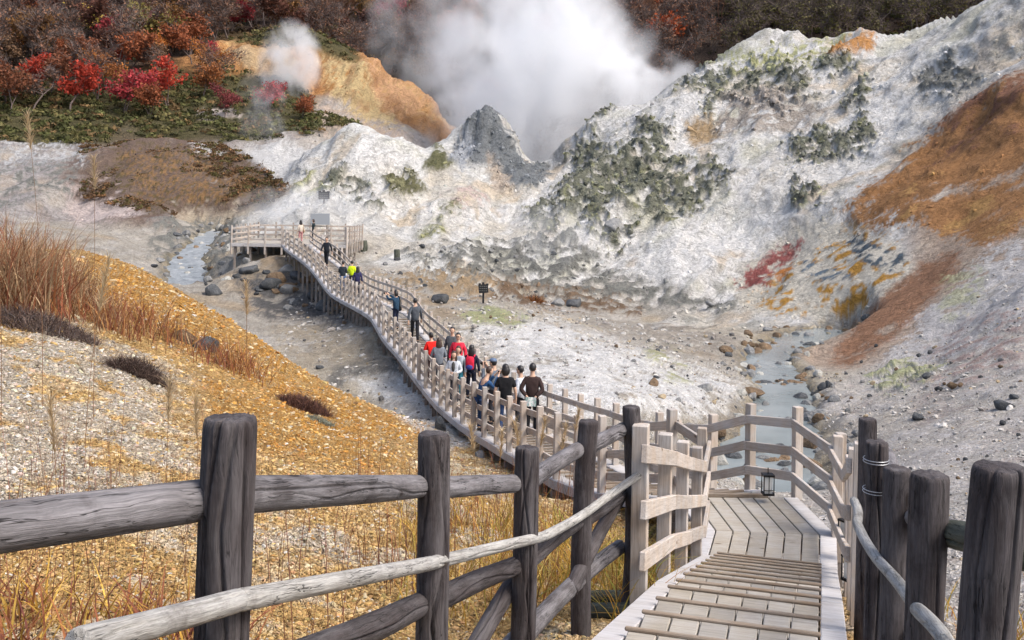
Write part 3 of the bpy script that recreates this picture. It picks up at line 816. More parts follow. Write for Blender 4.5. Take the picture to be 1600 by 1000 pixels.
t = NT('mineral_ground')
att = t.node('ShaderNodeAttribute', attribute_name='tint').outputs['Color']
near = t.node('ShaderNodeAttribute', attribute_name='flake').outputs['Fac']
tc = t.node('ShaderNodeTexCoord').outputs['Object']
na = t.noise(tc, 3.0, 5, 0.68)
nb = t.noise(tc, 24.0, 3, 0.65)
vf = t.node('ShaderNodeTexVoronoi', i_Scale=13.0); t.l.new(t.mapping(tc, (1, 1, 1.8)), vf.inputs['Vector'])
vs_ = t.node('ShaderNodeTexVoronoi', i_Scale=34.0); t.l.new(tc, vs_.inputs['Vector'])
c1 = t.mix(1.0, att, t.ramp(na, [(0.25, 0.68), (0.5, 1.0), (0.75, 1.22)]), 'MULTIPLY')
nc_ = t.noise(tc, 0.9, 6, 0.72, 1.2)
c1 = t.mix(1.0, c1, t.ramp(nc_, [(0.30, 0.78), (0.42, 1.0), (0.60, 1.05), (0.8, 1.12)]), 'MULTIPLY')
crk = t.noise(tc, 0.55, 7, 0.62, 0.8)
ln_ = t.ramp(t.math('ABSOLUTE', t.math('SUBTRACT', crk, 0.5)), [(0.0, 1.0), (0.006, .8), (0.016, 0.0)])
spk_ = t.ramp(t.noise(tc, 2.2, 7, 0.75), [(0.575, 0.0), (0.63, 1.0)])
farm = t.math('SUBTRACT', 1.0, near)
rk_ = t.node('ShaderNodeAttribute', attribute_name='hill').outputs['Fac']
c1 = t.mix(t.math('MULTIPLY', t.math('MULTIPLY', ln_, rk_), .5), c1, t.mix(1.0, c1, rgb(.42, .42, .40), 'MULTIPLY'))
c1 = t.mix(t.math('MULTIPLY', t.math('MULTIPLY', spk_, rk_), .35), c1, t.mix(1.0, c1, rgb(.45, .45, .40), 'MULTIPLY'))
c1 = t.mix(0.8, c1, t.ramp(nb, [(0.25, 0.6), (0.5, 1.0), (0.75, 1.25)]), 'MULTIPLY')
sep = t.node('ShaderNodeSeparateColor'); t.l.new(vf.outputs['Color'], sep.inputs[0])
flk = t.ramp(sep.outputs[0], [(0.0, (.55, .50, .45)), (0.35, (.95, .9, .85)), (0.7, (1.1, 1.08, 1.05)), (1.0, (1.45, 1.55, 1.75))])
c1 = t.mix(t.math('MULTIPLY', near, 0.75), c1, t.mix(1.0, c1, flk, 'MULTIPLY'))
sep2 = t.node('ShaderNodeSeparateColor'); t.l.new(vs_.outputs['Color'], sep2.inputs[0])
flk2 = t.ramp(sep2.outputs[1], [(0.0, (.6, .57, .5)), (0.5, (1.0, 1.0, 1.0)), (1.0, (1.3, 1.35, 1.45))])
c1 = t.mix(t.math('MULTIPLY', near, 0.6), c1, t.mix(1.0, c1, flk2, 'MULTIPLY'))
hgt = t.math('ADD', t.math('MULTIPLY', na, 1.0), t.math('MULTIPLY', nb, 0.35))
hgt = t.math('ADD', hgt, t.math('MULTIPLY', nc_, t.math('MULTIPLY', farm, 3.2)))
hgt = t.math('SUBTRACT', hgt, t.math('MULTIPLY', t.math('MULTIPLY', ln_, rk_), .35))
b1 = t.bump(hgt, 0.9, 0.28)
hv = t.math('ADD', t.math('MULTIPLY', vf.outputs['Distance'], -1.0), t.math('MULTIPLY', vs_.outputs['Distance'], -0.4))
hv = t.math('ADD', t.math('MULTIPLY', hv, near), t.math('MULTIPLY', sep.outputs[2], t.math('MULTIPLY', near, .6)))
b2 = t.bump(hv, 0.8, 0.06, b1)
t.bsdf(c1, 0.95, b2, 0.15)
MAT['ground'] = t.m

flake = np.clip((CW['S'] + 0.5 * CW['R'] + .35 * CW['F']) * (1 - sstep(30, 70, TD)), 0, 1)
Vall = TP2.reshape(-1, 3); Call = np.concatenate([col.reshape(-1, 3), np.ones((NC * NR, 1))], 1); Fall = flake.reshape(-1); Hall = np.clip(white + CW['N'] + CW['O'] + .8 * CW['W'] + .4 * CW['F'], 0, 1).reshape(-1)
REGION = [('ochre_slope', 'S'), ('valley_floor', 'F'), ('white_cliff', 'CN'), ('white_mound', 'M'), ('brown_hill', 'BW'), ('wooded_hillside', 'VTO'), ('gravel_slope', 'R')]
for name, cc in REGION:
    s = np.isin(cq, [CLS.index(c) for c in cc])
    q = quads[s]
    used, inv = np.unique(q, return_inverse=True)
    me = mesh_np(name, Vall[used], inv.reshape(-1, 4), True, {'tint': ('FLOAT_COLOR', Call[used]), 'flake': ('FLOAT', Fall[used]), 'hill': ('FLOAT', Hall[used])})
    o = link(name, me, MAT['ground'])
    o['kind'] = 'structure'

# ------------------------------------------------------------------ water
t = NT('milky_water')
tc = t.node('ShaderNodeTexCoord').outputs['Object']
wv = t.noise(t.mapping(tc, (1, .5, 1)), 2.5, 4, .6)
wc = t.noise(tc, .35, 4)
t.bsdf(t.ramp(wc, [(0.3, (.15, .18, .185)), (0.7, (.24, .275, .285))]), 0.15, t.bump(wv, 0.25, 0.06), 0.5)
MAT['water'] = t.m
t = NT('foaming_water')
tc = t.node('ShaderNodeTexCoord').outputs['Object']
wv = t.noise(tc, 1.6, 6, .7)
t.bsdf(t.ramp(wv, [(0.35, (.14, .16, .165)), (0.62, (.34, .36, .37))]), 0.35, t.bump(wv, 0.7, 0.2), 0.5)
MAT['water2'] = t.m
def stream_mesh(name, P, H, lev, mat):
    n = len(P); T = np.gradient(P, axis=0); T /= np.linalg.norm(T, axis=1)[:, None]
    Nr = np.stack([T[:, 1], -T[:, 0]], -1)
    k = np.linspace(-1.45, 1.45, 9)
    V = np.zeros((n, 9, 3))
    for j in range(9):
        q = P + Nr * (H * k[j])[:, None]
        V[:, j, 0], V[:, j, 1] = q[:, 0], q[:, 1]; V[:, j, 2] = lev(q[:, 1])
    id_ = np.arange(n * 9).reshape(n, 9)
    Q = np.stack([id_[:-1, :-1], id_[:-1, 1:], id_[1:, 1:], id_[1:, :-1]], -1).reshape(-1, 4)
    o = link(name, mesh_np(name, V.reshape(-1, 3), Q[:, ::-1]), mat); o['kind'] = 'structure'
stream_mesh('hot_stream', SR_P, SR_H, water_level_r, MAT['water'])
stream_mesh('foaming_stream', SL_P, SL_H, water_level_l, MAT['water2'])
# ------------------------------------------------------------------ stairway and landing
POST, POSTH = 0.115, 1.22
RAILZ = (1.0, 0.62, 0.27)

def xl(d): return 0.54 + (d - 5.4) * (2.2 - 0.54) / 6.0       # outer left edge of the stairs
def xr(d): return 1.79 + (d - 5.4) * (3.66 - 1.79) / 6.0      # outer right edge
def hs(d): return -(2.88 + 0.302 * (d - 7.36)) if d > 7.36 else -(2.88 - 0.26 * (7.36 - d))
LAND_Z = -4.10
SD = Vector((0.29, 1.0, 0)).normalized()                      # walking direction of the stairs
SN = Vector((SD.y, -SD.x, 0))                                 # to the right of it

stair = empty('stairway', (1.4, 6.0, gz(1.4, 6.0)))
tag(stair, 'wooden stairway with cross battens running down between the dark log fences', 'stairs')
def par(o, parent):
    o.parent = parent
    o.matrix_parent_inverse = parent.matrix_world.inverted() if parent.matrix_world != Matrix() else Matrix()
    return o
bpy.context.view_layer.update()
class Holder:
    """collects parts of one thing whose parts are given in world space"""
    def __init__(s, o): s.o = o; s.off = Matrix.Translation(-Vector(o.location))
    def add(s, o):
        o.parent = s.o; o.matrix_basis = s.off @ o.matrix_basis; return o

Hst = Holder(stair)
nose_d = [3.4, 4.0, 4.55, 5.12, 5.70, 6.28, 6.87, 7.36, 7.86, 8.36, 8.86, 9.36, 9.86, 10.36, 10.86, 11.36]
def spt(s, d, z):      # point on the line square to the stairs whose centre is d metres out
    c = (xl(d) + xr(d)) / 2; half = (xr(d) - xl(d)) / 2
    p = Vector((c, d, z)) + SN * (s * half * 0.965)
    return p
for i in range(len(nose_d) - 1):
    d0, d1 = nose_d[i], nose_d[i + 1]
    z = hs(d1) + 0.10 if d1 < 11.3 else LAND_Z + 0.10
    z = hs(0.5 * (d0 + d1))
    nb = 6
    for k in range(nb):
        s0, s1 = -0.78 + 1.56 * k / nb + 0.006, -0.78 + 1.56 * (k + 1) / nb - 0.006
        Hst.add(prism('tread_board', [spt(s0, d0 + .01, z), spt(s1, d0 + .01, z), spt(s1, d1 - .005, z), spt(s0, d1 - .005, z)], 0.05, MAT['deck'], None))
    a, b = spt(-0.80, d1 - 0.03, z + 0.009), spt(0.80, d1 - 0.03, z + 0.009)
    Hst.add(beam('nosing', a, b, 0.030, 0.020, MAT['nosing'], None))
    zr = hs(0.5 * (d1 + nose_d[i + 2])) if i + 2 < len(nose_d) else LAND_Z
    Hst.add(beam('riser', spt(-.79, d1 - 0.015, (z + zr) / 2 - .03), spt(.79, d1 - 0.015, (z + zr) / 2 - .03), 0.02, max(0.06, z - zr - .02), MAT['support'], None))
for s in (-1, 1):
    for a, b in ((3.4, 7.36), (7.36, 11.4)):
        s0, s1 = (-1.03, -0.795) if s < 0 else (0.795, 1.03)
        zo = 0.035
        Hst.add(prism('edge_board', [spt(s0, a, hs(a) + zo), spt(s1, a, hs(a) + zo), spt(s1, b, hs(b) + zo), spt(s0, b, hs(b) + zo)], 0.12, MAT['margin'], None))
# landing boards: three lines across, boards mitred at the middle one
LA = (Vector((2.06, 11.52, LAND_Z)), Vector((3.62, 11.12, LAND_Z)))
LB = (Vector((2.36, 12.56, LAND_Z)), Vector((4.02, 12.44, LAND_Z)))
LC = (Vector((2.30, 13.95, LAND_Z)), Vector((3.98, 13.98, LAND_Z)))
landing = empty('landing', (3.0, 12.6, gz(3.0, 12.6)))
tag(landing, 'small wooden landing with mitred boards where the stairs turn left', 'deck')
Hla = Holder(landing)
nb = 8
for (P, Q) in ((LA, LB), (LB, LC)):
    for k in range(nb):
        f0, f1 = k / nb, (k + 1) / nb
        m = MAT['margin'] if k in (0, nb - 1) else MAT['deck']
        g0 = 0.005
        def L(T, f): return T[0].lerp(T[1], f)
        e = (Q[0] - P[0]).normalized() * 0.004
        Hla.add(prism('deck_board', [L(P, f0 + g0) + e, L(P, f1 - g0) + e, L(Q, f1 - g0) - e, L(Q, f0 + g0) - e], 0.05, m, None))
Hla.add(beam('nosing', LC[0] + Vector((0.3, -.03, .025)), LC[1] + Vector((-.42, -.03, .025)), 0.05, 0.05, MAT['nosing'], None))
for T in (LA, LB, LC):
    Hla.add(beam('joist', T[0] + Vector((0, 0, -.15)), T[1] + Vector((0, 0, -.15)), 0.1, 0.16, MAT['support'], None))
    for p in T:
        q = Vector((p.x, p.y, gz(p.x, p.y) - 0.3))
        if q.z < LAND_Z - 0.3:
            Hla.add(beam('support_post', q, p + Vector((0, 0, -.23)), 0.12, 0.12, MAT['support'], None))

# ------------------------------------------------------------------ railings of square timber
def railing(name, label, pts, inner, base_drop=0.0, n_rails=3, group=None, ext_len=.12):
    """pts: post foot points; inner: +1 puts the rails on the right of the running direction"""
    root = empty(name, pts[0])
    tag(root, label, 'railing', group)
    H = Holder(root)
    P = [Vector(p) for p in pts]
    nrm = []
    for i in range(len(P)):
        a, b = P[max(i - 1, 0)], P[min(i + 1, len(P) - 1)]
        t = Vector((b.x - a.x, b.y - a.y, 0)).normalized()
        nrm.append(Vector((t.y, -t.x, 0)) * inner)
        x = random.uniform(-.012, .012)
        hh = POSTH + random.uniform(-.015, .015)
        H.add(beam('post', P[i] - Vector((0, 0, base_drop)), P[i] + Vector((x, 0, hh)), POST, POST, MAT['lumber'], None, up=t.cross(Vector((0, 0, 1)))))
    off = POST / 2 + 0.024
    ext = (P[0] - P[1]).normalized() * ext_len
    for zr in RAILZ[:n_rails]:
        for i in range(len(P) - 1):
            a = P[i] + nrm[i] * off + Vector((0, 0, zr)); b = P[i + 1] + nrm[i + 1] * off + Vector((0, 0, zr))
            if i == 0: a = a + ext
            e = (b - a).normalized() * 0.0
            jj = Vector((0, 0, random.uniform(-.006, .006)))
            H.add(beam('rail', a + e + jj, b - e + jj, 0.045, 0.125, MAT['lumber'], None))
    return root

A0 = []
for (px, py, d) in ((998, 926, 7.36), (1036, 893, 8.95), (1064, 880, 10.2), (1088, 867, 11.56)):
    p = at(px, py, d); A0.append(p)
railing('timber_railing', 'pale square-timber railing on the left side of the stairway, nearest the camera', A0 + [Vector((2.42, 12.7, LAND_Z))], +1, 0.35, ext_len=.5)

# boardwalk: left post line (x, y, deck height)
LP = [(2.2, 13.8, -4.1), (1.88, 14.8, -4.37), (1.53, 16, -4.7), (1.22, 17.25, -4.98), (.9, 18.5, -5.2), (.606, 19.8, -5.33), (.29, 21.05, -5.5), (-.01, 22.3, -5.65),
      (-.31, 23.6, -5.8), (-.62, 24.7, -5.91), (-.92, 25.9, -6.03), (-1.2, 26.9, -6.12), (-2.13, 31, -6.45), (-2.98, 34, -6.30), (-4.17, 39, -6.25), (-5.1, 42, -6.1),
      (-6, 45, -5.6), (-6.96, 48, -5.65), (-7.9, 51, -5.75), (-8.84, 54, -5.85), (-9.66, 56, -5.8), (-10.4, 58, -5.6), (-11.2, 60, -5.2), (-12, 62, -4.85), (-12.7, 63.5, -4.6),
      (-13.8, 66, -4.35), (-14.8, 68, -4.1), (-15.6, 70, -3.87)]
LPa = np.array(LP)
sl = np.concatenate([[0], np.cumsum(np.linalg.norm(np.diff(LPa[:, :2], axis=0), axis=1))])
ker5 = np.array([.1, .2, .4, .2, .1])
fine_s = np.linspace(0, sl[-1], 600)
fine = np.stack([np.interp(fine_s, sl, LPa[:, c]) for c in range(3)], 1)
for _ in range(30):
    f2 = fine.copy(); f2[1:-1] = (fine[:-2] + fine[2:] + 2 * fine[1:-1]) / 4; fine = f2
NB = int(round(sl[-1] / 1.22))
ss = np.linspace(0, sl[-1], NB + 1)
Lp = np.stack([np.interp(ss, fine_s, fine[:, c]) for c in range(3)], 1)
Tn = np.gradient(Lp[:, :2], axis=0); Tn /= np.linalg.norm(Tn, axis=1)[:, None]
Rn = np.stack([Tn[:, 1], -Tn[:, 0]], 1)
WID = np.interp(ss, [0, 3, 8, 30, sl[-1]], [1.45, 1.45, 1.6, 1.75, 1.9])
Rp = Lp.copy(); Rp[:, :2] += Rn * WID[:, None]
def deck_z(y): return float(np.interp(y, Lp[:, 1], Lp[:, 2]))

left_pts = [Vector((2.42, 12.72, LAND_Z))] + [Vector(p) for p in Lp]
railing('timber_railing', 'long left railing of the boardwalk, many pale posts from the landing to the far platform', left_pts[1:], +1, 0.05)
# short piece that joins the stair railing to the boardwalk railing
jn = bpy.data.objects[[o.name for o in bpy.data.objects if o.name.startswith('timber_railing')][-1]]
Hj = Holder(jn)
for zr in RAILZ:
    Hj.add(beam('rail', Vector((2.46, 12.74, LAND_Z + zr)), Vector((2.26, 13.8, LAND_Z + zr)), .045, .125, MAT['lumber'], None))
right_pts = [Vector((4.06, 12.5, LAND_Z)), Vector((3.98, 14.05, LAND_Z)), Vector((3.50, 14.75, -4.2)), Vector((3.12, 15.6, -4.55))]
right_pts += [Vector(p) for p in Rp if p[1] > 16.6]
railing('timber_railing', 'long right railing that rounds the landing and follows the boardwalk up the valley', right_pts, -1, 0.05)
rs = []
for d in (11.2, 9.8, 8.5):
    p = Vector((xr(d), d, hs(d))) + SN * 0.16; rs.append(p)
railing('timber_railing', 'short pale railing on the right side of the stairs beside the dark log posts', [Vector((4.0, 12.4, LAND_Z))] + rs, +1, 0.3)

walk = empty('boardwalk', (Lp[20][0] + .8, Lp[20][1], gz(Lp[20][0] + .8, Lp[20][1])))
tag(walk, 'winding wooden boardwalk with pale edge boards crossing the valley floor', 'boardwalk')
Hw = Holder(walk)
for i in range(NB):
    a0, a1 = Vector(Lp[i]), Vector(Lp[i + 1]); b0, b1 = Vector(Rp[i]), Vector(Rp[i + 1])
    slope = abs(a1.z - a0.z) / (a1 - a0).length
    nbd = 5
    for k in range(nbd):
        f0, f1 = 0.14 + 0.72 * k / nbd + .004, 0.14 + 0.72 * (k + 1) / nbd - .004
        e = (a1 - a0).normalized() * .004
        Hw.add(prism('deck_board', [a0.lerp(b0, f0) + e, a0.lerp(b0, f1) + e, a1.lerp(b1, f1) - e, a1.lerp(b1, f0) - e], 0.045, MAT['deck'], None))
    for f0, f1 in ((-0.07, 0.135), (0.865, 1.07)):
        u = Vector((0, 0, .012))
        Hw.add(prism('edge_board', [a0.lerp(b0, f0) + u, a0.lerp(b0, f1) + u, a1.lerp(b1, f1) + u, a1.lerp(b1, f0) + u], 0.16, MAT['margin'], None))
    if slope > 0.045:
        for q in (0.16, 0.5, 0.84):
            p, r = a0.lerp(a1, q), b0.lerp(b1, q)
            Hw.add(beam('nosing', p.lerp(r, .15) + Vector((0, 0, .02)), p.lerp(r, .85) + Vector((0, 0, .02)), .045, .04, MAT['nosing'], None))
    # joist and legs
    Hw.add(beam('joist', a0.lerp(b0, -.06) + Vector((0, 0, -.24)), a0.lerp(b0, 1.06) + Vector((0, 0, -.24)), 0.1, 0.15, MAT['support'], None))
    for c in (a0.lerp(b0, 0.02), a0.lerp(b0, .98)):
        g = gz(c.x, c.y)
        if g < c.z - 0.34:
            Hw.add(beam('support_post', Vector((c.x, c.y, g - .25)), c + Vector((0, 0, -.3)), .12, .12, MAT['support'], None))

# ------------------------------------------------------------------ far viewing platform
PZ = -3.87
plat = empty('viewing_platform', (-15.4, 75, gz(-15.4, 75)))
tag(plat, 'far wooden viewing platform at the end of the boardwalk', 'platform')
Hp = Holder(plat)
X0, X1, Y0, Y1 = -19.4, -11.4, 71.0, 78.6
nx = 27
for k in range(nx):
    xa, xb = X0 + (X1 - X0) * k / nx + .006, X0 + (X1 - X0) * (k + 1) / nx - .006
    Hp.add(prism('deck_board', [(xa, Y0, PZ), (xb, Y0, PZ), (xb, Y1, PZ), (xa, Y1, PZ)], .05, MAT['deck'], None))
for y in (Y0 - .03, Y1 + .03):
    Hp.add(beam('fascia', (X0, y, PZ - .12), (X1, y, PZ - .12), .05, .22, MAT['margin'], None))
for y in (Y0 + .2, 73.5, 76, Y1 - .2):
    for k in range(8):
        x = X0 + .2 + (X1 - X0 - .4) * k / 7
        g = gz(x, y)
        Hp.add(beam('support_post', (x, y, min(g, PZ - .3) - .25), (x, y, PZ - .06), .14, .14, MAT['support'], None))
def line_pts(a, b, step=1.25):
    a, b = Vector(a), Vector(b); n = max(1, round((b - a).length / step))
    return [a.lerp(b, i / n) for i in range(n + 1)]
railing('timber_railing', 'low railing along the left wing of the far viewing platform', line_pts((-15.9, Y0, PZ), (X0, Y0, PZ)) + line_pts((X0, Y0, PZ), (X0, Y1, PZ))[1:], +1, .75)
railing('timber_railing', 'railing along the back edge of the far viewing platform', line_pts((X0, Y1, PZ), (X1, Y1, PZ)), +1, .6)
railing('timber_railing', 'railing round the right wing of the far viewing platform', line_pts((X1, Y1 - .3, PZ), (X1, Y0, PZ)) + line_pts((X1, Y0, PZ), (-13.6, Y0, PZ))[1:], +1, .75)

# ------------------------------------------------------------------ weathered log fences
def log_mesh(L, r0, r1, seed, nseg=112, nlen=44, cracks=4, rough=1.0):
    rg = np.random.default_rng(seed)
    th = np.linspace(0, 2 * np.pi, nseg, endpoint=False)
    bev = 0.016
    xs = np.concatenate([[0, 0, 0.004, bev], np.linspace(bev * 1.6, L - bev * 1.6, nlen), [L - bev, L - 0.004, L, L]])
    rs_ = np.interp(xs, [0, L], [r0, r1])
    sc = np.ones(len(xs)); sc[0] = 0.0; sc[1] = .86; sc[2] = .945; sc[3] = .99; sc[-1] = 0; sc[-2] = .86; sc[-3] = .945; sc[-4] = .99
    T, Xg = np.meshgrid(th, xs)
    ox, oy = rg.uniform(0, 90), rg.uniform(0, 90)
    Pn = np.stack([Xg * 1.0 + ox, np.cos(T) * .5 + oy, np.sin(T) * .5], -1)
    rr = 1 + rough * (0.05 * fbm(Pn, 1.3, 3) + 0.02 * fbm(Pn * np.array((.8, 6, 6)), 2.0, 3))
    dep = np.zeros_like(rr)
    for k in range(cracks):
        t0 = rg.uniform(0, 2 * np.pi); ctr = rg.uniform(0, L); ln = rg.uniform(.25, .8) * L
        path = t0 + 0.25 * np.interp(xs, np.linspace(0, L, 7), rg.normal(size=7))
        da = np.abs((T - path[:, None] + np.pi) % (2 * np.pi) - np.pi)
        wdt = rg.uniform(.05, .085)
        env = np.exp(-((xs - ctr) / ln) ** 4)
        dep = np.maximum(dep, np.exp(-(da / wdt) ** 2) * env[:, None] * rg.uniform(.2, .42))
    R = rs_[:, None] * sc[:, None] * rr * (1 - dep * (sc[:, None] > .5))
    bow = 0.35 * r0 * np.sin(np.pi * xs / L) * rg.normal() * rough
    xe = xs.copy()
    XX = np.repeat(xe[:, None], nseg, 1)
    nz_ = 0.006 * fbm(np.stack([np.cos(T) * R * 30 + ox, np.sin(T) * R * 30, Xg * 0], -1), 1.0, 2)
    XX[:4] += nz_[:4]; XX[-4:] += nz_[-4:]
    V = np.stack([XX, R * np.cos(T) + bow[:, None], R * np.sin(T)], -1)
    n = len(xs); id_ = np.arange(n * nseg).reshape(n, nseg)
    nxt = np.roll(id_, -1, axis=1)
    Q = np.stack([id_[:-1], nxt[:-1], nxt[1:], id_[1:]], -1).reshape(-1, 4)
    return mesh_np('log', V.reshape(-1, 3), Q[:, ::-1], True)

_ls = [100]
def log(name, p0, p1, r0, r1, mat, H, nseg=112, nlen=44, cracks=4, rough=1.0):
    _ls[0] += 1
    p0, p1 = Vector(p0), Vector(p1); x = (p1 - p0); L = x.length; x /= L
    y = Vector((0, 0, 1)).cross(x)
    if y.length < .2: y = Vector((0, 1, 0)).cross(x)
    y.normalize(); z = x.cross(y)
    mw = Matrix(((x.x, y.x, z.x, p0.x), (x.y, y.y, z.y, p0.y), (x.z, y.z, z.z, p0.z), (0, 0, 0, 1)))
    o = link(name, log_mesh(L, r0, r1, _ls[0], nseg, nlen, cracks, rough), mat, None, mw)
    return H.add(o)

fl = empty('log_fence', (-0.35, 4.2, gz(-.35, 4.2)))
tag(fl, 'dark weathered round-log fence in the left foreground with a pale handrail', 'fence')
Hf = Holder(fl)
LPOST = [(361, 652, 2.53), (678, 677, 4.20), (824, 699, 5.52), (920, 657, 6.76), (986, 635, 7.45)]
tops = [at(*p) for p in LPOST]
for i, p in enumerate(tops):
    r = 0.0655
    log('post', (p.x - .012, p.y, min(gz(p.x, p.y) - .3, p.z - 1.35)), p, r * 1.03, r, MAT['log'], Hf, 128, 60, 6)
def chain(pts, r, mats, name, nseg=96, nlen=40, cr=3, rough=1.0):
    P = [at(*p) for p in pts]
    bk = Vector((-.045, .035, 0))
    for i in range(len(P) - 1):
        log(name, P[i] + bk * .7, P[i + 1] + bk + Vector((0, .02, 0)), r, r * .95, mats[i % len(mats)], Hf, nseg, nlen, cr, rough)
chain([(-260, 868, 1.80), (372, 787, 2.56)], 0.054, [MAT['log_grey']], 'rail', 128, 60, 3, .6)
chain([(361, 779, 2.53), (678, 766, 4.2), (824, 760, 5.52)], 0.049, [MAT['log_grey'], MAT['log_grey']], 'rail', 112, 50, 5, 1.2)
chain([(824, 762, 5.52), (920, 703, 6.76), (986, 672, 7.45)], 0.052, [MAT['log_grey']], 'rail', 112, 50, 5, 1.5)
chain([(240, 1110, 2.2), (361, 1085, 2.53), (678, 950, 4.2), (824, 888, 5.52), (920, 815, 6.76), (986, 772, 7.45)], 0.052, [MAT['log']], 'rail', 96, 40, 4, 1.2)
chain([(690, 1130, 4.7), (824, 1003, 5.6), (980, 858, 7.5)], 0.055, [MAT['log_grey']], 'rail', 96, 40, 4, 1.4)
chain([(735, 1045, 5.1), (822, 905, 5.6)], 0.05, [MAT['log']], 'brace', 80, 30, 3, 1.2)
chain([(900, 925, 6.5), (984, 772, 7.5)], 0.05, [MAT['log']], 'brace', 80, 30, 3, 1.2)
chain([(925, 936, 7.9), (1012, 938, 7.7)], 0.055, [MAT['log_mossy']], 'sill', 72, 20, 2)
chain([(915, 958, 7.5), (1000, 958, 7.3)], 0.06, [MAT['log_mossy']], 'sill', 72, 20, 2)
HR = [at(1002, 740, 7.36), at(920, 798, 6.66), at(850, 838, 5.7), at(678, 879, 4.10), at(372, 938, 2.44), at(120, 1006, 1.72)]
def squared(name, a, b, w, mat, H):
    o = beam(name, a, b, w, w, mat, None, b=w * .28); return H.add(o)
for a, b in ((0, 1), (1, 2), (2, 3), (3, 4), (4, 5)):
    log('handrail', HR[a], HR[b], .0275, .0275, MAT['log_pale'], Hf, 48, 36, 2, .9)

fr = empty('log_fence', (1.6, 4.0, gz(1.6, 4.0)))
tag(fr, 'dark weathered round-log posts with a pale handrail in the right foreground', 'fence')
Hf2 = Holder(fr)
RPOST = [(1356, 654, 7.45), (1370, 690, 6.0), (1402, 731, 4.85), (1453, 740, 3.57), (1563, 728, 2.5)]
rt = [at(*p) for p in RPOST]
for i, p in enumerate(rt):
    log('post', (p.x - .012, p.y, min(gz(p.x, p.y) - .3, p.z - 1.35)), p, .068, .0655, MAT['log'], Hf2, 128, 60, 6)
Hf_keep = Hf; Hf = Hf2
ro = Vector((0.10, 0.03, 0))
rz_ = [0.2, 0.22, .24, .22, .22]
for i in range(4):
    a = rt[i] + ro - Vector((0, 0, rz_[i])); b = rt[i + 1] + ro - Vector((0, 0, rz_[i + 1]))
    log('rail', a, b, .05, .05, MAT['log_mossy'] if i == 3 else MAT['log_grey'], Hf2, 80, 36, 3, 1.2)
    log('rail', a - Vector((0, 0, .55)), b - Vector((0, 0, .55)), .05, .05, MAT['log'], Hf2, 64, 24, 3)
RH = [at(1326, 700, 8.2), at(1334, 782, 6.0), at(1339, 818, 5.55), at(1374, 878, 4.82), at(1436, 955, 3.5), at(1478, 1003, 3.05), at(1560, 1110, 2.4)]
for a, b in ((1, 2), (2, 3), (3, 4), (4, 5), (5, 6)):
    log('handrail', RH[a], RH[b], .026, .026, MAT['log_pale'], Hf2, 48, 36, 2, .9)
MAT['wire'] = plain('steel_wire', (.55, .56, .58), .35, .1, 60, .5, .8)
def torus(R, r, n=40, m=6):
    V = []; Q = []
    for i in range(n):
        a = 2 * math.pi * i / n
        for j in range(m):
            b = 2 * math.pi * j / m
            V.append(((R + r * math.cos(b)) * math.cos(a), (R + r * math.cos(b)) * math.sin(a), r * math.sin(b)))
    for i in range(n):
        for j in range(m):
            Q.append((i * m + j, ((i + 1) % n) * m + j, ((i + 1) % n) * m + (j + 1) % m, i * m + (j + 1) % m))
    return mesh_np('ring', np.array(V), np.array(Q))
tw = torus(.071, .0022)
for dz in (.10, .116, .275, .292):
    p = rt[1]
    o = link('wire_band', tw, MAT['wire'], None, Matrix.Translation((p.x - .003, p.y, p.z - dz)) @ Matrix.Rotation(.05, 4, 'X')); Hf2.add(o)
# ------------------------------------------------------------------ people on the boardwalk
SKIN = plain('skin', (.50, .32, .23), .6, .05, 20)
HAIRB = plain('black_hair', (.012, .010, .010), .45, .2, 60, .5)
HAIRD = plain('dark_brown_hair', (.045, .025, .017), .5, .25, 60, .5)
EYE = plain('dark_eye', (.02, .015, .012), .3, .05)
LIP = plain('lips', (.35, .13, .11), .5, .05)
_cm = {}
def cloth(c):
    k = tuple(round(x, 3) for x in c)
    if k not in _cm:
        t = NT('cloth'); tc = t.node('ShaderNodeTexCoord').outputs['Object']
        n = t.noise(tc, 9.0, 3); n2 = t.noise(tc, 90.0, 2)
        cc = t.mix(1.0, rgb(*c), t.ramp(n, [(0.25, .72), (0.75, 1.18)]), 'MULTIPLY')
        t.bsdf(cc, 0.9, t.bump(t.math('ADD', n, t.math('MULTIPLY', n2, .2)), .5, .03), .2)
        _cm[k] = t.m
    return _cm[k]

_tmp = []
def skin_job(verts, edges, root):
    """verts: list of (xyz, (rx, ry)); returns a job index, evaluated later in one batch"""
    me = bpy.data.meshes.new('skin_job')
    me.from_pydata([v[0] for v in verts], edges, [])
    o = bpy.data.objects.new('skin_job', me); COL.objects.link(o)
    m = o.modifiers.new('s', 'SKIN'); m.use_smooth_shade = True
    s = o.modifiers.new('u', 'SUBSURF'); s.levels = 1; s.render_levels = 1
    sv = me.skin_vertices[0].data if me.skin_vertices else None
    if sv is None:
        bm = bmesh.new(); bm.from_mesh(me); bm.verts.layers.skin.verify(); bm.to_mesh(me); bm.free()
        sv = me.skin_vertices[0].data
    for i, v in enumerate(verts):
        r = v[1] if hasattr(v[1], '__len__') else (v[1], v[1])
        sv[i].radius = r
        sv[i].use_root = (i == root)
    _tmp.append(o)
    return len(_tmp) - 1

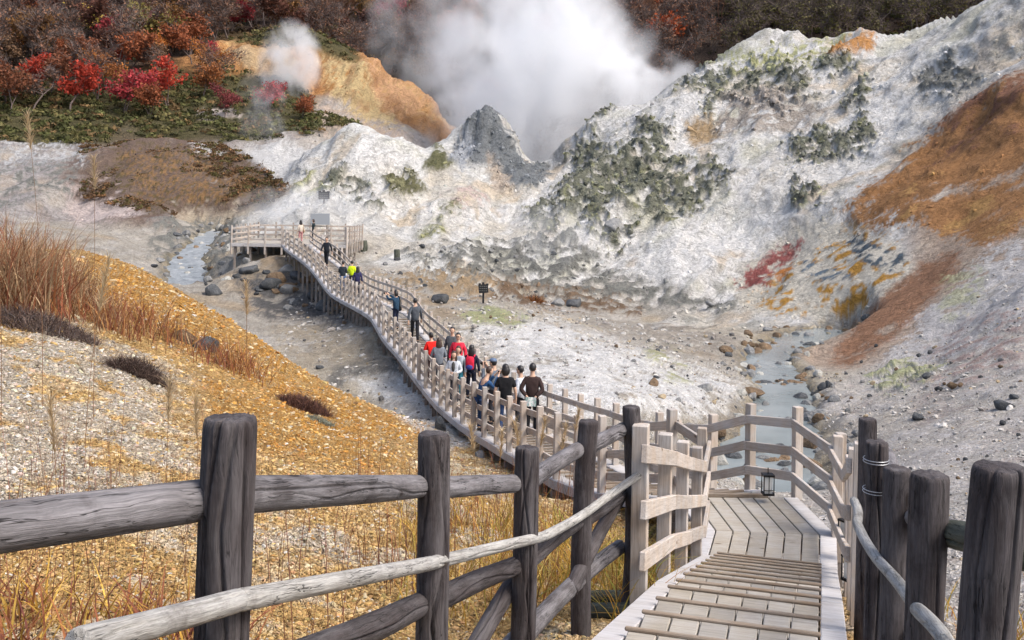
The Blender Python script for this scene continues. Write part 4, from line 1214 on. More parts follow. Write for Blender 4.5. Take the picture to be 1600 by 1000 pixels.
def ellipsoid(c, r, nu=16, nv=10, f=None):
    V = []; Q = []
    for j in range(nv + 1):
        ph = math.pi * j / nv
        for i in range(nu):
            a = 2 * math.pi * i / nu
            p = [math.sin(ph) * math.cos(a), math.sin(ph) * math.sin(a), math.cos(ph)]
            if f: p = f(p)
            V.append((c[0] + r[0] * p[0], c[1] + r[1] * p[1], c[2] + r[2] * p[2]))
    for j in range(nv):
        for i in range(nu):
            Q.append((j * nu + i, (j + 1) * nu + i, (j + 1) * nu + (i + 1) % nu, j * nu + (i + 1) % nu))
    return V, Q
def mesh_multi(parts, name='m'):
    V = []; Q = []
    for v, q in parts:
        o = len(V); V += v; Q += [tuple(x + o for x in f) for f in q]
    me = bpy.data.meshes.new(name); me.from_pydata(V, [], Q)
    me.polygons.foreach_set('use_smooth', [True] * len(Q)); me.update()
    return me

def head_shape(p):
    x, y, z = p
    if y > 0 and z < 0: y *= 1.0
    jaw = 1 - 0.28 * max(0, -z) ** 1.5
    nose = 0.13 * math.exp(-((x / .16) ** 2 + ((z + .12) / .22) ** 2)) if y > 0.3 else 0
    return [x * jaw, y * (1 - .08 * max(0, -z)) + nose, z]

people_jobs = []
def person(name_label, px, d, yaw, h, jacket, pants, hair='short', hairm=None, pose='stand', lean=0.0, sleeves=True, lat=None, extras=(), shoes=(.03, .03, .035), group=None, coat=0.0):
    """yaw: 0 faces away from the camera (+Y), 180 faces the camera; positive turns left"""
    X = xz(px, d); z = PZ if d > 70.5 else deck_z(d)
    root = empty('person', (X, d, z + .002), math.radians(yaw))
    k = h / 1.72
    root.scale = (k, k, k)
    tag(root, name_label, 'person', group)
    S = lambda y, zz: (y + (zz - .95) * math.tan(lean) if zz > .95 else y)
    arms = {}
    for s in (-1, 1):
        sh = (s * .165, S(0, 1.375), 1.375)
        if pose == 'camera':
            el = (s * .25, S(.17, 1.22), 1.20); wr = (s * .09, S(.30, 1.5), 1.50); hd = (s * .05, S(.33, 1.55), 1.56)
        elif pose == 'camera_high':
            el = (s * .24, .24, 1.36); wr = (s * .10, .46, 1.52); hd = (s * .06, .52, 1.57)
        elif pose == 'hold':
            el = (s * .25, S(.02, 1.15), 1.12); wr = (s * .10, S(.24, 1.1), 1.08); hd = (s * .05, S(.30, 1.1), 1.09)
        elif pose == 'behind':
            el = (s * .27, S(-.08, 1.15), 1.13); wr = (s * .10, S(-.19, .95), .97); hd = (s * .05, S(-.21, .9), .91)
        elif pose == 'walk':
            q = s * .16
            el = (s * .25, q * .7 - .03, 1.12); wr = (s * .27, q * 1.5 + .04, .88); hd = (s * .265, q * 1.7 + .06, .79)
        elif pose == 'phone':
            if s > 0: el = (s * .25, S(.02, 1.15), 1.12); wr = (s * .14, S(.25, 1.2), 1.2); hd = (s * .10, S(.30, 1.25), 1.26)
            else: el = (s * .24, -.02, 1.12); wr = (s * .26, .03, .88); hd = (s * .26, .05, .79)
        else:
            el = (s * .245, S(-.02, 1.13), 1.12); wr = (s * .26, S(.05, .9), .88); hd = (s * .255, S(.07, .8), .79)
        arms[s] = (sh, el, wr, hd)
    st = .17 if pose == 'walk' else 0.0
    legs = {}
    for s in (-1, 1):
        q = -s * st
        legs[s] = ((s * .09, 0, .90), (s * .10, q * .6 + .03, .49), (s * .105, q - (.04 if q < 0 else 0), .085), (s * .12, q + .15, .035))
    ch = (0, S(.0, 1.28), 1.28); nb_ = (0, S(0, 1.44), 1.44); hd0 = (0, S(.015, 1.52), 1.53)
    # body: one skinned figure with five fingers on each hand
    V = [((0, 0, .95), (.13, .095)), ((0, S(0, 1.1), 1.10), (.12, .088)), (ch, (.14, .10)), (nb_, (.075, .065)), (hd0, (.052, .055)), ((0, S(.02, 1.62), 1.62), (.06, .07))]
    E = [(0, 1), (1, 2), (2, 3), (3, 4), (4, 5)]
    for s in (-1, 1):
        sh, el, wr, hd = arms[s]
        b = len(V)
        V += [(sh, .055), (el, .042), (wr, .028), (hd, (.036, .022))]
        E += [(2, b), (b, b + 1), (b + 1, b + 2), (b + 2, b + 3)]
        dv = Vector(hd) - Vector(wr); dv.normalize()
        side = dv.cross(Vector((0, 1, 0.3))); side.normalize()
        nrm_ = side.cross(dv)
        for q, (off, ln) in enumerate(((-.030, .055), (-.010, .068), (.010, .064), (.029, .05))):
            a = Vector(hd) + dv * .035 + side * off
            m = a + dv * ln * .55 + nrm_ * .006; e = m + dv * ln * .4 + nrm_ * .018
            c = len(V); V += [(tuple(a), .0095), (tuple(m), .0088), (tuple(e), .007)]
            E += [(b + 3, c), (c, c + 1), (c + 1, c + 2)]
        a = Vector(hd) - dv * .012 - side * .034; e = a + dv * .035 - side * .018 + nrm_ * .012
        c = len(V); V += [(tuple(a), .0105), (tuple(e), .009)]; E += [(b + 3, c), (c, c + 1)]
        l = legs[s]; b = len(V)
        V += [(l[0], .078), (l[1], .053), (l[2], .036), (l[3], .03)]
        E += [(0, b), (b, b + 1), (b + 1, b + 2), (b + 2, b + 3)]
    jb = skin_job(V, E, 0)
    # top
    hem = .80 - coat
    V = [((0, S(0, hem), hem), (.178, .14)), ((0, S(0, 1.0), 1.0), (.168, .13)), (ch, (.165, .13)), (nb_, (.088, .082))]
    E = [(0, 1), (1, 2), (2, 3)]
    for s in (-1, 1):
        sh, el, wr, hd = arms[s]; b = len(V)
        if sleeves:
            wr2 = tuple(Vector(el).lerp(Vector(wr), .92))
            V += [(sh, .070), (el, .060), (wr2, .047)]; E += [(2, b), (b, b + 1), (b + 1, b + 2)]
        else:
            el2 = tuple(Vector(sh).lerp(Vector(el), .75)); V += [(sh, .078), (el2, .065)]; E += [(2, b), (b, b + 1)]
    jj = skin_job(V, E, 0)
    V = [((0, 0, .99), (.15, .118))]; E = []
    for s in (-1, 1):
        l = legs[s]; b = len(V)
        V += [((l[0][0], l[0][1], .86), .095), (l[1], .07), ((l[2][0], l[2][1], .10), .06)]
        E += [(0, b), (b, b + 1), (b + 1, b + 2)]
    jp = skin_job(V, E, 0)
    people_jobs.append((root, jb, jj, jp, jacket, pants))
    # head, face, hair, shoes
    hc = (0, S(.035, 1.62), 1.625)
    parts = [ellipsoid(hc, (.078, .098, .122), 18, 14, head_shape)]
    for s in (-1, 1): parts.append(ellipsoid((s * .08, hc[1] - .01, 1.62), (.012, .022, .034), 8, 6))
    hd_ = link('head', mesh_multi(parts), SKIN, root)
    for s in (-1, 1): link('eye', mesh_multi([ellipsoid((s * .031, hc[1] + .088, 1.638), (.013, .009, .007), 8, 6)]), EYE, hd_)
    link('mouth', mesh_multi([ellipsoid((0, hc[1] + .090, 1.563), (.024, .010, .007), 8, 6)]), LIP, hd_)
    hm = hairm or HAIRB
    def hair_f(p):
        x, y, z_ = p
        if y > .25 and z_ < .42: y = .25 + (y - .25) * .1
        if z_ < -.1: z_ = -.1 + (z_ + .1) * (.95 if y < -.1 else .5 if y < .15 else .1)
        return [x, y, z_]
    hp = [ellipsoid((0, hc[1] - .012, 1.652), (.089, .105, .115), 18, 12, hair_f)]
    if hair == 'long':
        hp.append(ellipsoid((0, hc[1] - .07, 1.50), (.105, .055, .20), 14, 10))
        for s in (-1, 1): hp.append(ellipsoid((s * .082, hc[1] - .005, 1.50), (.026, .045, .15), 10, 8))
    elif hair == 'bob':
        hp.append(ellipsoid((0, hc[1] - .045, 1.59), (.105, .085, .13), 14, 10))
    link('hair', mesh_multi(hp), hm, root)
    for s in (-1, 1):
        l = legs[s]
        link('shoe', mesh_multi([ellipsoid((l[2][0], l[2][1] + .06, .045), (.05, .135, .05), 12, 8)]), cloth(shoes), root)
    for ex in extras: ex(root, S, hc)
    return root

def ex_backpack(c1, c2):
    def f(root, S, hc):
        b = link('backpack', mesh_multi([ellipsoid((0, -.21, 1.20), (.155, .10, .23), 16, 12, lambda p: [max(-.85, min(.85, p[0] * 1.15)), p[1], max(-.9, min(.9, p[2] * 1.1))])]), cloth(c1), root)
        link('pocket', mesh_multi([ellipsoid((0, -.285, 1.08), (.11, .045, .09), 12, 8)]), cloth(c2), b)
        for s in (-1, 1): link('strap', mesh_multi([ellipsoid((s * .11, .0, 1.40), (.025, .15, .05), 10, 8)]), cloth(c1), b)
    return f
def ex_map(root, S, hc):
    me = bpy.data.meshes.new('folded_map')
    V = []; Q = []
    for j, (x, y) in enumerate(((-.13, 0), (-.045, -.02), (.045, .0), (.13, -.02))):
        V += [(x, y - .235, .98), (x, y - .235, .76), (x, y - .238, .98), (x, y - .238, .76)]
    for j in range(3):
        a = j * 4
        Q += [(a, a + 1, a + 5, a + 4), (a + 2, a + 6, a + 7, a + 3), (a, a + 4, a + 6, a + 2), (a + 1, a + 3, a + 7, a + 5)]
    Q += [(0, 2, 3, 1), (12, 13, 15, 14)]
    me.from_pydata(V, [], Q)
    t = NT('printed_map'); tc = t.node('ShaderNodeTexCoord').outputs['Object']
    n = t.noise(tc, 22.0, 3)
    t.bsdf(t.ramp(n, [(0.42, (.35, .55, .48)), (0.5, (.72, .76, .74)), (0.62, (.80, .80, .76)), (0.7, (.6, .4, .35))]), .7)
    o = link('folded_map', me, t.m, None)
    o.matrix_basis = Matrix.Translation(root.location) @ Matrix.Rotation(root.rotation_euler.z, 4, 'Z') @ Matrix.Scale(root.scale[0], 4)
    tag(o, 'folded pale green map held behind the back of the man in the brown jacket', 'map')
def ex_bag(c):
    def f(root, S, hc):
        link('shoulder_bag', mesh_multi([ellipsoid((.24, -.02, .92), (.06, .12, .12), 12, 8)]), cloth(c), root)
        link('bag_strap', mesh_multi([ellipsoid((.16, -.0, 1.2), (.015, .14, .30), 10, 8)]), cloth(c), root)
    return f
def ex_cap(c):
    def f(root, S, hc):
        b = link('cap', mesh_multi([ellipsoid((0, hc[1] - .005, 1.69), (.098, .115, .075), 16, 8, lambda p: [p[0], p[1], max(p[2], -.15)])]), cloth(c), root)
        link('peak', mesh_multi([ellipsoid((0, hc[1] + .13, 1.685), (.075, .075, .012), 14, 6)]), cloth(c), b)
    return f
def ex_camera(zc=1.57, yc=.36):
    def f(root, S, hc):
        y = S(yc, zc)
        o = mesh_multi([ellipsoid((0, y, zc), (.075, .04, .05), 12, 8, lambda p: [max(-.8, min(.8, p[0] * 1.3)), max(-.8, min(.8, p[1] * 1.3)), max(-.8, min(.8, p[2] * 1.3))]), ellipsoid((0, y + .07, zc), (.035, .06, .035), 12, 8)])
        c = link('camera', o, cloth((.02, .02, .022)), None)
        c.matrix_basis = Matrix.Translation(root.location) @ Matrix.Rotation(root.rotation_euler.z, 4, 'Z') @ Matrix.Scale(root.scale[0], 4)
        tag(c, f["lab"] if isinstance(f, dict) else LABC.pop(0), 'camera')
    return f
LABC = ['black camera raised by the person in the blue jacket', 'black camera held up by the man in the cap', 'small camera held out by the woman in navy on the middle boardwalk']
def ex_scarf(c):
    def f(root, S, hc):
        link('shirt_front', mesh_multi([ellipsoid((0, S(.08, 1.25), 1.25), (.06, .085, .17), 12, 8)]), cloth(c), root)
    return f
def ex_glasses(root, S, hc):
    g = torus(.024, .004, 14, 4)
    for s in (-1, 1):
        link('glasses_rim', g, EYE, root, Matrix.Translation((s * .033, hc[1] + .10, 1.638)) @ Matrix.Rotation(math.radians(90), 4, 'X'))

person('man in a dark brown jacket seen from behind holding a map at his back', 837, 25.0, -8, 1.73, (.045, .028, .026), (.02, .02, .024), 'short', None, 'behind', extras=(ex_map,))
person('man in a white shirt looking left beside the man in brown', 819, 25.7, 60, 1.62, (.55, .58, .64), (.05, .05, .06), 'short', None, 'stand')
person('man in a black short-sleeved shirt and blue jeans seen from behind', 795, 24.7, 4, 1.72, (.012, .012, .014), (.03, .055, .13), 'bob', None, 'stand', sleeves=False)
person('person in a blue jacket stooping to take a photograph', 757, 25.6, -62, 1.58, (.025, .07, .17), (.03, .06, .14), 'short', HAIRD, 'camera', .32, extras=(ex_camera(),))
person('man in a grey jacket and blue-grey cap taking a photograph', 778, 26.9, 50, 1.70, (.12, .14, .17), (.04, .04, .05), 'short', None, 'camera', .05, extras=(ex_cap((.12, .17, .26)), ex_camera()))
person('woman in navy with a red backpack seen from behind', 741, 31.6, -10, 1.64, (.012, .016, .035), (.014, .016, .03), 'long', None, 'stand', extras=(ex_backpack((.55, .02, .05), (.05, .06, .25)),))
person('woman in a pale grey jacket with long brown hair facing the camera', 714, 30.6, 172, 1.60, (.50, .53, .57), (.03, .03, .04), 'long', HAIRD, 'hold', extras=(ex_scarf((.05, .05, .05)),))
person('woman in a grey jacket with teal trim just behind the front-facing woman', 721, 31.5, 165, 1.62, (.34, .38, .42), (.05, .25, .33), 'bob', HAIRD, 'stand')
person('man in a bright red jacket and glasses facing the camera', 720, 33.2, 175, 1.72, (.62, .03, .06), (.04, .04, .05), 'short', None, 'stand', extras=(ex_glasses,))
person('man in a charcoal jacket beside the man in bright red', 711, 34.2, 168, 1.74, (.10, .11, .12), (.03, .03, .035), 'short', None, 'stand')
person('woman in a grey coat with long dark hair seen from behind', 690, 32.8, 6, 1.62, (.17, .19, .22), (.03, .03, .04), 'long', HAIRD, 'hold', coat=.1)
person('person in a scarlet jacket half hidden behind the woman in grey', 678, 33.8, 30, 1.60, (.66, .02, .015), (.05, .03, .03), 'short', None, 'hold')
person('man in a dark grey suit jacket walking away up the boardwalk', 652, 41.3, 8, 1.74, (.075, .085, .10), (.02, .02, .025), 'short', None, 'walk')
person('woman in navy holding up a camera on the middle of the boardwalk', 622, 43.2, 62, 1.64, (.02, .05, .09), (.015, .02, .045), 'bob', None, 'camera_high', extras=(ex_camera(1.58, .56), ex_bag((.02, .02, .02))))
person('man in a black jacket walking down the boardwalk towards the camera', 512, 62.6, 170, 1.76, (.018, .022, .03), (.015, .017, .022), 'short', None, 'walk')
person('person in a dark jacket and blue jeans in front of the yellow jacket', 538, 56.8, -15, 1.70, (.03, .04, .05), (.05, .12, .28), 'short', None, 'hold')
person('person in a neon yellow jacket', 552, 57.4, -10, 1.62, (.62, .80, .02), (.03, .03, .035), 'short', None, 'stand')
person('woman in a dark navy-purple jacket beside the yellow jacket', 561, 55.2, 5, 1.62, (.03, .03, .09), (.02, .02, .04), 'long', None, 'stand')
person('woman in a cream top and pink trousers at the entrance of the far platform', 471, 71.8, 40, 1.60, (.58, .50, .42), (.50, .24, .24), 'long', None, 'stand', extras=(ex_bag((.40, .28, .18)),))
person('person in dark clothes looking at a phone on the far platform', 491, 75.6, 80, 1.58, (.02, .03, .035), (.02, .02, .024), 'bob', HAIRD, 'hold')

dg = bpy.context.evaluated_depsgraph_get()
dg.update()
_res = []
for o in _tmp:
    me = bpy.data.meshes.new_from_object(o.evaluated_get(dg))
    me.polygons.foreach_set('use_smooth', [True] * len(me.polygons))
    _res.append(me)
for o in _tmp:
    m = o.data; bpy.data.objects.remove(o); bpy.data.meshes.remove(m)
for root, jb, jj, jp, jc, pc in people_jobs:
    for nm, j, m in (('body', jb, SKIN), ('jacket', jj, cloth(jc)), ('trousers', jp, cloth(pc))):
        _res[j].materials.clear(); link(nm, _res[j], m, root)
# ------------------------------------------------------------------ boulders and stones
def rock_mesh(seed, sub=3, flat=1.0):
    bm = bmesh.new(); bmesh.ops.create_icosphere(bm, subdivisions=sub, radius=1.0)
    V = np.array([v.co[:] for v in bm.verts])
    rg = np.random.default_rng(seed)
    for k in range(9):      # planes cut facets into the ball
        n = rg.normal(size=3); n /= np.linalg.norm(n); c = rg.uniform(.55, .85)
        dd_ = V @ n - c
        V = V - np.outer(np.clip(dd_, 0, None) * .9, n)
    V = V * (1 + .10 * fbm(V + seed, 1.6, 3))[:, None] * np.array((1, rg.uniform(.7, .95), rg.uniform(.6, .8) * flat))
    for v, c in zip(bm.verts, V): v.co = c
    me = bpy.data.meshes.new('rock'); bm.to_mesh(me); bm.free()
    me.polygons.foreach_set('use_smooth', [sub > 2] * len(me.polygons))
    return me
def mat_rock(name, a, b, c):
    t = NT(name); tc = t.node('ShaderNodeTexCoord').outputs['Object']; oi = t.node('ShaderNodeObjectInfo')
    n = t.noise(tc, 1.6, 8, .65); n2 = t.noise(tc, 6.0, 6, .7)
    col_ = t.mix(t.ramp(n, [(.38, 0.0), (.6, 1.0)]), rgb(*a), rgb(*b))
    col_ = t.mix(t.ramp(n2, [(.56, 0.0), (.72, .8)]), col_, rgb(*c))
    pv = t.math('MULTIPLY_ADD', oi.outputs['Random'], .5); t.n[-1].inputs[2].default_value = .7
    col_ = t.mix(1.0, col_, t.ramp(pv, [(0, 0.0), (1, 1.0)]), 'MULTIPLY')
    t.bsdf(col_, .85, t.bump(t.math('ADD', n, t.math('MULTIPLY', n2, .5)), .7, .25), .3)
    return t.m
RK = dict(dark=mat_rock('dark_boulder', (.055, .06, .065), (.10, .105, .11), (.17, .17, .165)),
          grey=mat_rock('grey_boulder', (.17, .175, .18), (.27, .27, .26), (.40, .39, .36)),
          brown=mat_rock('brown_boulder', (.13, .085, .05), (.22, .15, .09), (.33, .26, .17)),
          pale=mat_rock('pale_boulder', (.38, .37, .33), (.50, .49, .45), (.27, .25, .18)),
          ochre=mat_rock('ochre_clod', (.33, .19, .06), (.45, .31, .13), (.5, .42, .28)))
RM = [rock_mesh(200 + i) for i in range(7)]
RS = [rock_mesh(300 + i, 2) for i in range(6)]
def rock(px, py, wpx, kind, label, group=None, cat='rock', hgt=1.0, dmin=2.0, name='boulder', protos=None, rot=None):
    p = hit(px, py, dmin)
    r = wpx / F * p.y / 2
    me = (protos or RM)[random.randrange(len(protos or RM))]
    o = bpy.data.objects.new(name, me); COL.objects.link(o)
    if not me.materials: me.materials.append(None)
    o.material_slots[0].link = 'OBJECT'; o.material_slots[0].material = RK[kind]
    o.location = (p.x, p.y + r * .5, p.z + r * .22 * hgt)
    o.scale = (r, r * random.uniform(.8, 1.1), r * hgt)
    o.rotation_euler = (random.uniform(-.25, .25), random.uniform(-.25, .25), random.uniform(0, 6.28) if rot is None else rot)
    tag(o, label, cat, group)
    return o
rock(330, 462, 42, 'dark', 'dark rounded boulder at the foot of the foaming stream beside the ochre slope', dmin=33)
rock(687, 472, 34, 'dark', 'large dark grey boulder just right of the boardwalk bend')
rock(722, 470, 16, 'grey', 'small blue-grey boulder between the large dark one and the signpost')
rock(895, 480, 34, 'dark', 'dark boulder at the foot of the white cliff, right of the rusty bush')
rock(872, 478, 22, 'grey', 'blue-grey boulder touching the dark boulder at the cliff foot')
rock(316, 548, 46, 'dark', 'dark faceted boulder half buried on the crest of the ochre slope', hgt=1.1)
rock(284, 536, 44, 'brown', 'reddish brown boulder left of the dark one on the ochre slope', hgt=.9)
rock(687, 672, 30, 'dark', 'mossy dark boulder standing close under the boardwalk edge', hgt=1.5, dmin=22)
rock(750, 715, 26, 'grey', 'flat grey stone on the slope below the near boardwalk edge', hgt=.6)
rock(1022, 604, 24, 'brown', 'purple-brown boulder on the white flat with two small stones behind it')
rock(1026, 592, 14, 'dark', 'small stone resting behind the purple-brown boulder')
rock(1572, 640, 36, 'dark', 'black boulder at the right edge of the gravel slope')
rock(1588, 624, 20, 'dark', 'smaller black stone above the black boulder at the right edge')
rock(1436, 656, 24, 'dark', 'black stone on the gravel slope above the dark log posts')
rock(1450, 590, 18, 'dark', 'upper dark stone of the pair high on the gravel slope')
rock(1468, 610, 16, 'dark', 'lower dark stone of the pair high on the gravel slope')
rock(1490, 606, 18, 'brown', 'ochre-brown stone right of the dark pair on the gravel slope')
rock(1110, 478, 16, 'grey', 'light blue boulder at the base of the white cliff')
rock(420, 452, 46, 'dark', 'biggest dark boulder in the rubble left of the boardwalk supports', dmin=45)
rock(1225, 724, 36, 'brown', 'reddish brown rock in the stream behind the landing railing', dmin=20)
rock(960, 362, 40, 'grey', 'rounded grey-green rock on the lower white cliff face')
rock(500, 578, 18, 'dark', 'dark stone on the ridge line of the ochre slope', dmin=20)
for i in range(60):
    px = random.uniform(372, 560); py = 432 + (px - 372) * .32 + random.gauss(0, 18)
    k_ = random.choice(['dark', 'dark', 'grey', 'dark', 'brown']); w_ = random.uniform(9, 40)
    rock(px, max(428, py), w_, k_, ('large ' if w_ > 25 else 'small ') + k_ + ' boulder in the rubble field left of the boardwalk supports', 'boulders in the rubble by the boardwalk', dmin=42)
for i in range(75):
    py = 352 + random.uniform(0, 95); px = 335 - (py - 352) * .35 + random.gauss(0, 38)
    k_ = random.choice(['dark', 'grey', 'grey', 'pale', 'brown'])
    rock(px, py, random.uniform(6, 20), k_, k_ + ' stone lying in or along the foaming stream on the left', 'stones along the foaming stream', dmin=45, protos=RS)
for i in range(150):
    k = random.randrange(len(SR_P)); sgn = random.choice((-1, 1)); q = random.gauss(1.2, .4) * sgn if random.random() < .8 else random.uniform(-1, 1)
    T_ = SR_P[min(k + 1, len(SR_P) - 1)] - SR_P[max(k - 1, 0)]; T_ = T_ / np.linalg.norm(T_)
    x, y = SR_P[k] + np.array((T_[1], -T_[0])) * q * SR_H[k]
    pxx, pyy = project(x, y, max(gz(x, y), -8.75))
    me = random.choice(RS); o = bpy.data.objects.new('stone', me); COL.objects.link(o)
    if not me.materials: me.materials.append(None)
    o.material_slots[0].link = 'OBJECT'; k_ = random.choice(['dark', 'grey', 'brown', 'pale', 'grey']); o.material_slots[0].material = RK[k_]
    r = random.uniform(.12, .42) * random.uniform(.6, 1.3)
    o.location = (x, y, max(gz(x, y), -8.85) + r * .2); o.scale = (r * 1.2, r, r); o.rotation_euler = (0, 0, random.uniform(0, 6))
    tag(o, k_ + (' stone on the near half' if y < 47 else ' stone on the far half') + ' of the milky blue stream or its edges', 'rock', 'stones along the milky stream')
for i in range(55):
    k = random.randrange(0, 34); T_ = SR_P[k + 1] - SR_P[max(k - 1, 0)]; T_ = T_ / np.linalg.norm(T_); q = random.gauss(0, .55)
    cx_ = random.choice((2, 8, 9, 17, 27)); P0_ = SR_P[cx_] + np.array((random.gauss(0, .8), random.gauss(0, .7)))
    me = random.choice(RS); o = bpy.data.objects.new('stone', me); COL.objects.link(o)
    if not me.materials: me.materials.append(None)
    k_ = random.choice(['dark', 'brown', 'brown', 'pale', 'grey']); o.material_slots[0].link = 'OBJECT'; o.material_slots[0].material = RK[k_]
    r = random.uniform(.10, .36); o.location = (P0_[0], P0_[1], -8.85 + r * .25); o.scale = (r * 1.3, r, r * .8); o.rotation_euler = (0, 0, random.uniform(0, 6))
    tag(o, k_ + ' stone in a small rock bar in the middle of the milky stream', 'rock', 'stones along the milky stream')
for i in range(60):
    px = random.uniform(1310, 1600); py = random.uniform(540, 800)
    k_ = random.choice(['dark', 'grey', 'dark', 'brown'])
    rock(px, py, random.uniform(4, 13), k_, k_ + ' small stone scattered on the grey gravel slope at right', 'stones scattered on the gravel slope', protos=RS, name='stone')
for i in range(46):
    px = random.uniform(740, 1180); py = random.uniform(478, 560) + (px - 740) * .1
    k_ = random.choice(['dark', 'grey', 'brown', 'pale'])
    rock(px, py, random.uniform(4, 12), k_, k_ + ' small stone scattered on the pale flat right of the boardwalk', 'stones on the pale flat', protos=RS, name='stone')
for i in range(70):
    px = random.uniform(600, 960); py = random.uniform(385, 470)
    k_ = random.choice(['dark', 'grey', 'grey', 'pale'])
    rock(px, py, random.uniform(4, 14), k_, k_ + ' broken stone in the grey rubble at the foot of the white cliff', 'stones in the rubble at the cliff foot', protos=RS, name='stone', dmin=60)
# two weathered stumps right of the far platform
for (px, py, w, hpx, lab) in ((568, 392, 11, 16, 'short squared stump standing right of the far platform'), (620, 405, 9, 15, 'lone mossy stump on the pale ground right of the platform stump')):
    p = hit(px, py, 60); L_ = hpx / F * p.y; r_ = w / F * p.y / 2
    st = empty('stump', (p.x, p.y, p.z)); tag(st, lab, 'stump')
    Hs_ = Holder(st); log('trunk', (p.x, p.y, p.z - .15), (p.x, p.y, p.z + L_), r_ * 1.1, r_, MAT['log_mossy'], Hs_, 24, 10, 2)

# ------------------------------------------------------------------ loose gravel (geometry-node instances)
def gravel(name, X, Y, size, tint, label, cat='gravel', flat=(1, .8, .4), Z=None, tilt=.35):
    n = len(X); X = np.asarray(X); Y = np.asarray(Y)
    if Z is None: Z = ground(X, Y) + size * .15
    rg = np.random.default_rng(len(X))
    me = bpy.data.meshes.new(name); me.vertices.add(n)
    me.vertices.foreach_set('co', np.stack([X, Y, Z], 1).astype(np.float32).ravel())
    sc = np.stack([size * flat[0] * rg.uniform(.7, 1.3, n), size * flat[1] * rg.uniform(.7, 1.3, n), size * flat[2] * rg.uniform(.6, 1.5, n)], 1)
    rot = np.stack([rg.normal(0, tilt, n), rg.normal(0, tilt, n), rg.uniform(0, 6.28, n)], 1)
    for an, dt_, dat, key in (('scl', 'FLOAT_VECTOR', sc, 'vector'), ('rot', 'FLOAT_VECTOR', rot, 'vector'), ('pebble_tint', 'FLOAT_COLOR', np.concatenate([tint, np.ones((n, 1))], 1), 'color')):
        a = me.attributes.new(an, dt_, 'POINT'); a.data.foreach_set(key, dat.astype(np.float32).ravel())
    o = link(name, me, None)
    tag(o, label, cat, kind='stuff')
    ng = bpy.data.node_groups.new(name, 'GeometryNodeTree')
    ng.interface.new_socket('Geometry', in_out='INPUT', socket_type='NodeSocketGeometry')
    ng.interface.new_socket('Geometry', in_out='OUTPUT', socket_type='NodeSocketGeometry')
    N = ng.nodes; Lk = ng.links
    gi, go = N.new('NodeGroupInput'), N.new('NodeGroupOutput')
    mp = N.new('GeometryNodeMeshToPoints')
    ico = N.new('GeometryNodeMeshIcoSphere'); ico.inputs['Subdivisions'].default_value = 2 if name == 'gravel' else 1
    sp = N.new('GeometryNodeSetPosition'); nt = N.new('ShaderNodeTexNoise'); nt.inputs['Scale'].default_value = 1.3
    pos = N.new('GeometryNodeInputPosition'); vm = N.new('ShaderNodeVectorMath'); vm.operation = 'SUBTRACT'; vm.inputs[1].default_value = (.5, .5, .5)
    vm2 = N.new('ShaderNodeVectorMath'); vm2.operation = 'SCALE'; vm2.inputs['Scale'].default_value = 1.1 if name == 'gravel' else 1.8
    Lk.new(pos.outputs[0], nt.inputs['Vector']); Lk.new(nt.outputs['Color'], vm.inputs[0]); Lk.new(vm.outputs[0], vm2.inputs[0])
    Lk.new(vm2.outputs[0], sp.inputs['Offset']); Lk.new(ico.outputs[0], sp.inputs['Geometry'])
    ss_ = N.new('GeometryNodeSetShadeSmooth'); ss_.inputs['Shade Smooth'].default_value = False
    sm = N.new('GeometryNodeSetMaterial'); sm.inputs['Material'].default_value = MAT['pebble']
    Lk.new(sp.outputs[0], ss_.inputs[0]); Lk.new(ss_.outputs[0], sm.inputs['Geometry'])
    ip = N.new('GeometryNodeInstanceOnPoints')
    a1 = N.new('GeometryNodeInputNamedAttribute'); a1.data_type = 'FLOAT_VECTOR'; a1.inputs[0].default_value = 'scl'
    a2 = N.new('GeometryNodeInputNamedAttribute'); a2.data_type = 'FLOAT_VECTOR'; a2.inputs[0].default_value = 'rot'
    Lk.new(gi.outputs[0], mp.inputs[0]); Lk.new(mp.outputs[0], ip.inputs['Points']); Lk.new(sm.outputs[0], ip.inputs['Instance'])
    Lk.new(a1.outputs[0], ip.inputs['Scale'])
    er = N.new('FunctionNodeEulerToRotation'); Lk.new(a2.outputs[0], er.inputs[0]); Lk.new(er.outputs[0], ip.inputs['Rotation'])
    Lk.new(ip.outputs[0], go.inputs[0])
    md = o.modifiers.new('scatter', 'NODES'); md.node_group = ng
    return o
t = NT('pebble')
pa = t.node('ShaderNodeAttribute', attribute_name='pebble_tint', attribute_type='INSTANCER').outputs['Color']
tc = t.node('ShaderNodeTexCoord').outputs['Object']
pn = t.noise(tc, 1.5, 4, .6)
t.bsdf(t.mix(1.0, pa, t.ramp(pn, [(.3, .75), (.7, 1.15)]), 'MULTIPLY'), .9, None, .2)
MAT['pebble'] = t.m
def pick(n, cols, wts, rg, jit=.12):
    c = np.array(cols)[rg.choice(len(cols), n, p=np.array(wts) / sum(wts))]
    return np.clip(c * (1 + rg.normal(0, jit, (n, 1))), .01, .8)
def on_class(px, d, cset):
    """terrain class at a column / distance (nearest control point)"""
    u = (px - HX) / F; w = np.log(d)
    r = (KX * (u[:, None] - cps[:, 0])) ** 2 + (w[:, None] - cps[:, 1]) ** 2
    k = r.argmin(1)
    return np.array([cls[j] in cset for j in k])
rg = np.random.default_rng(77)
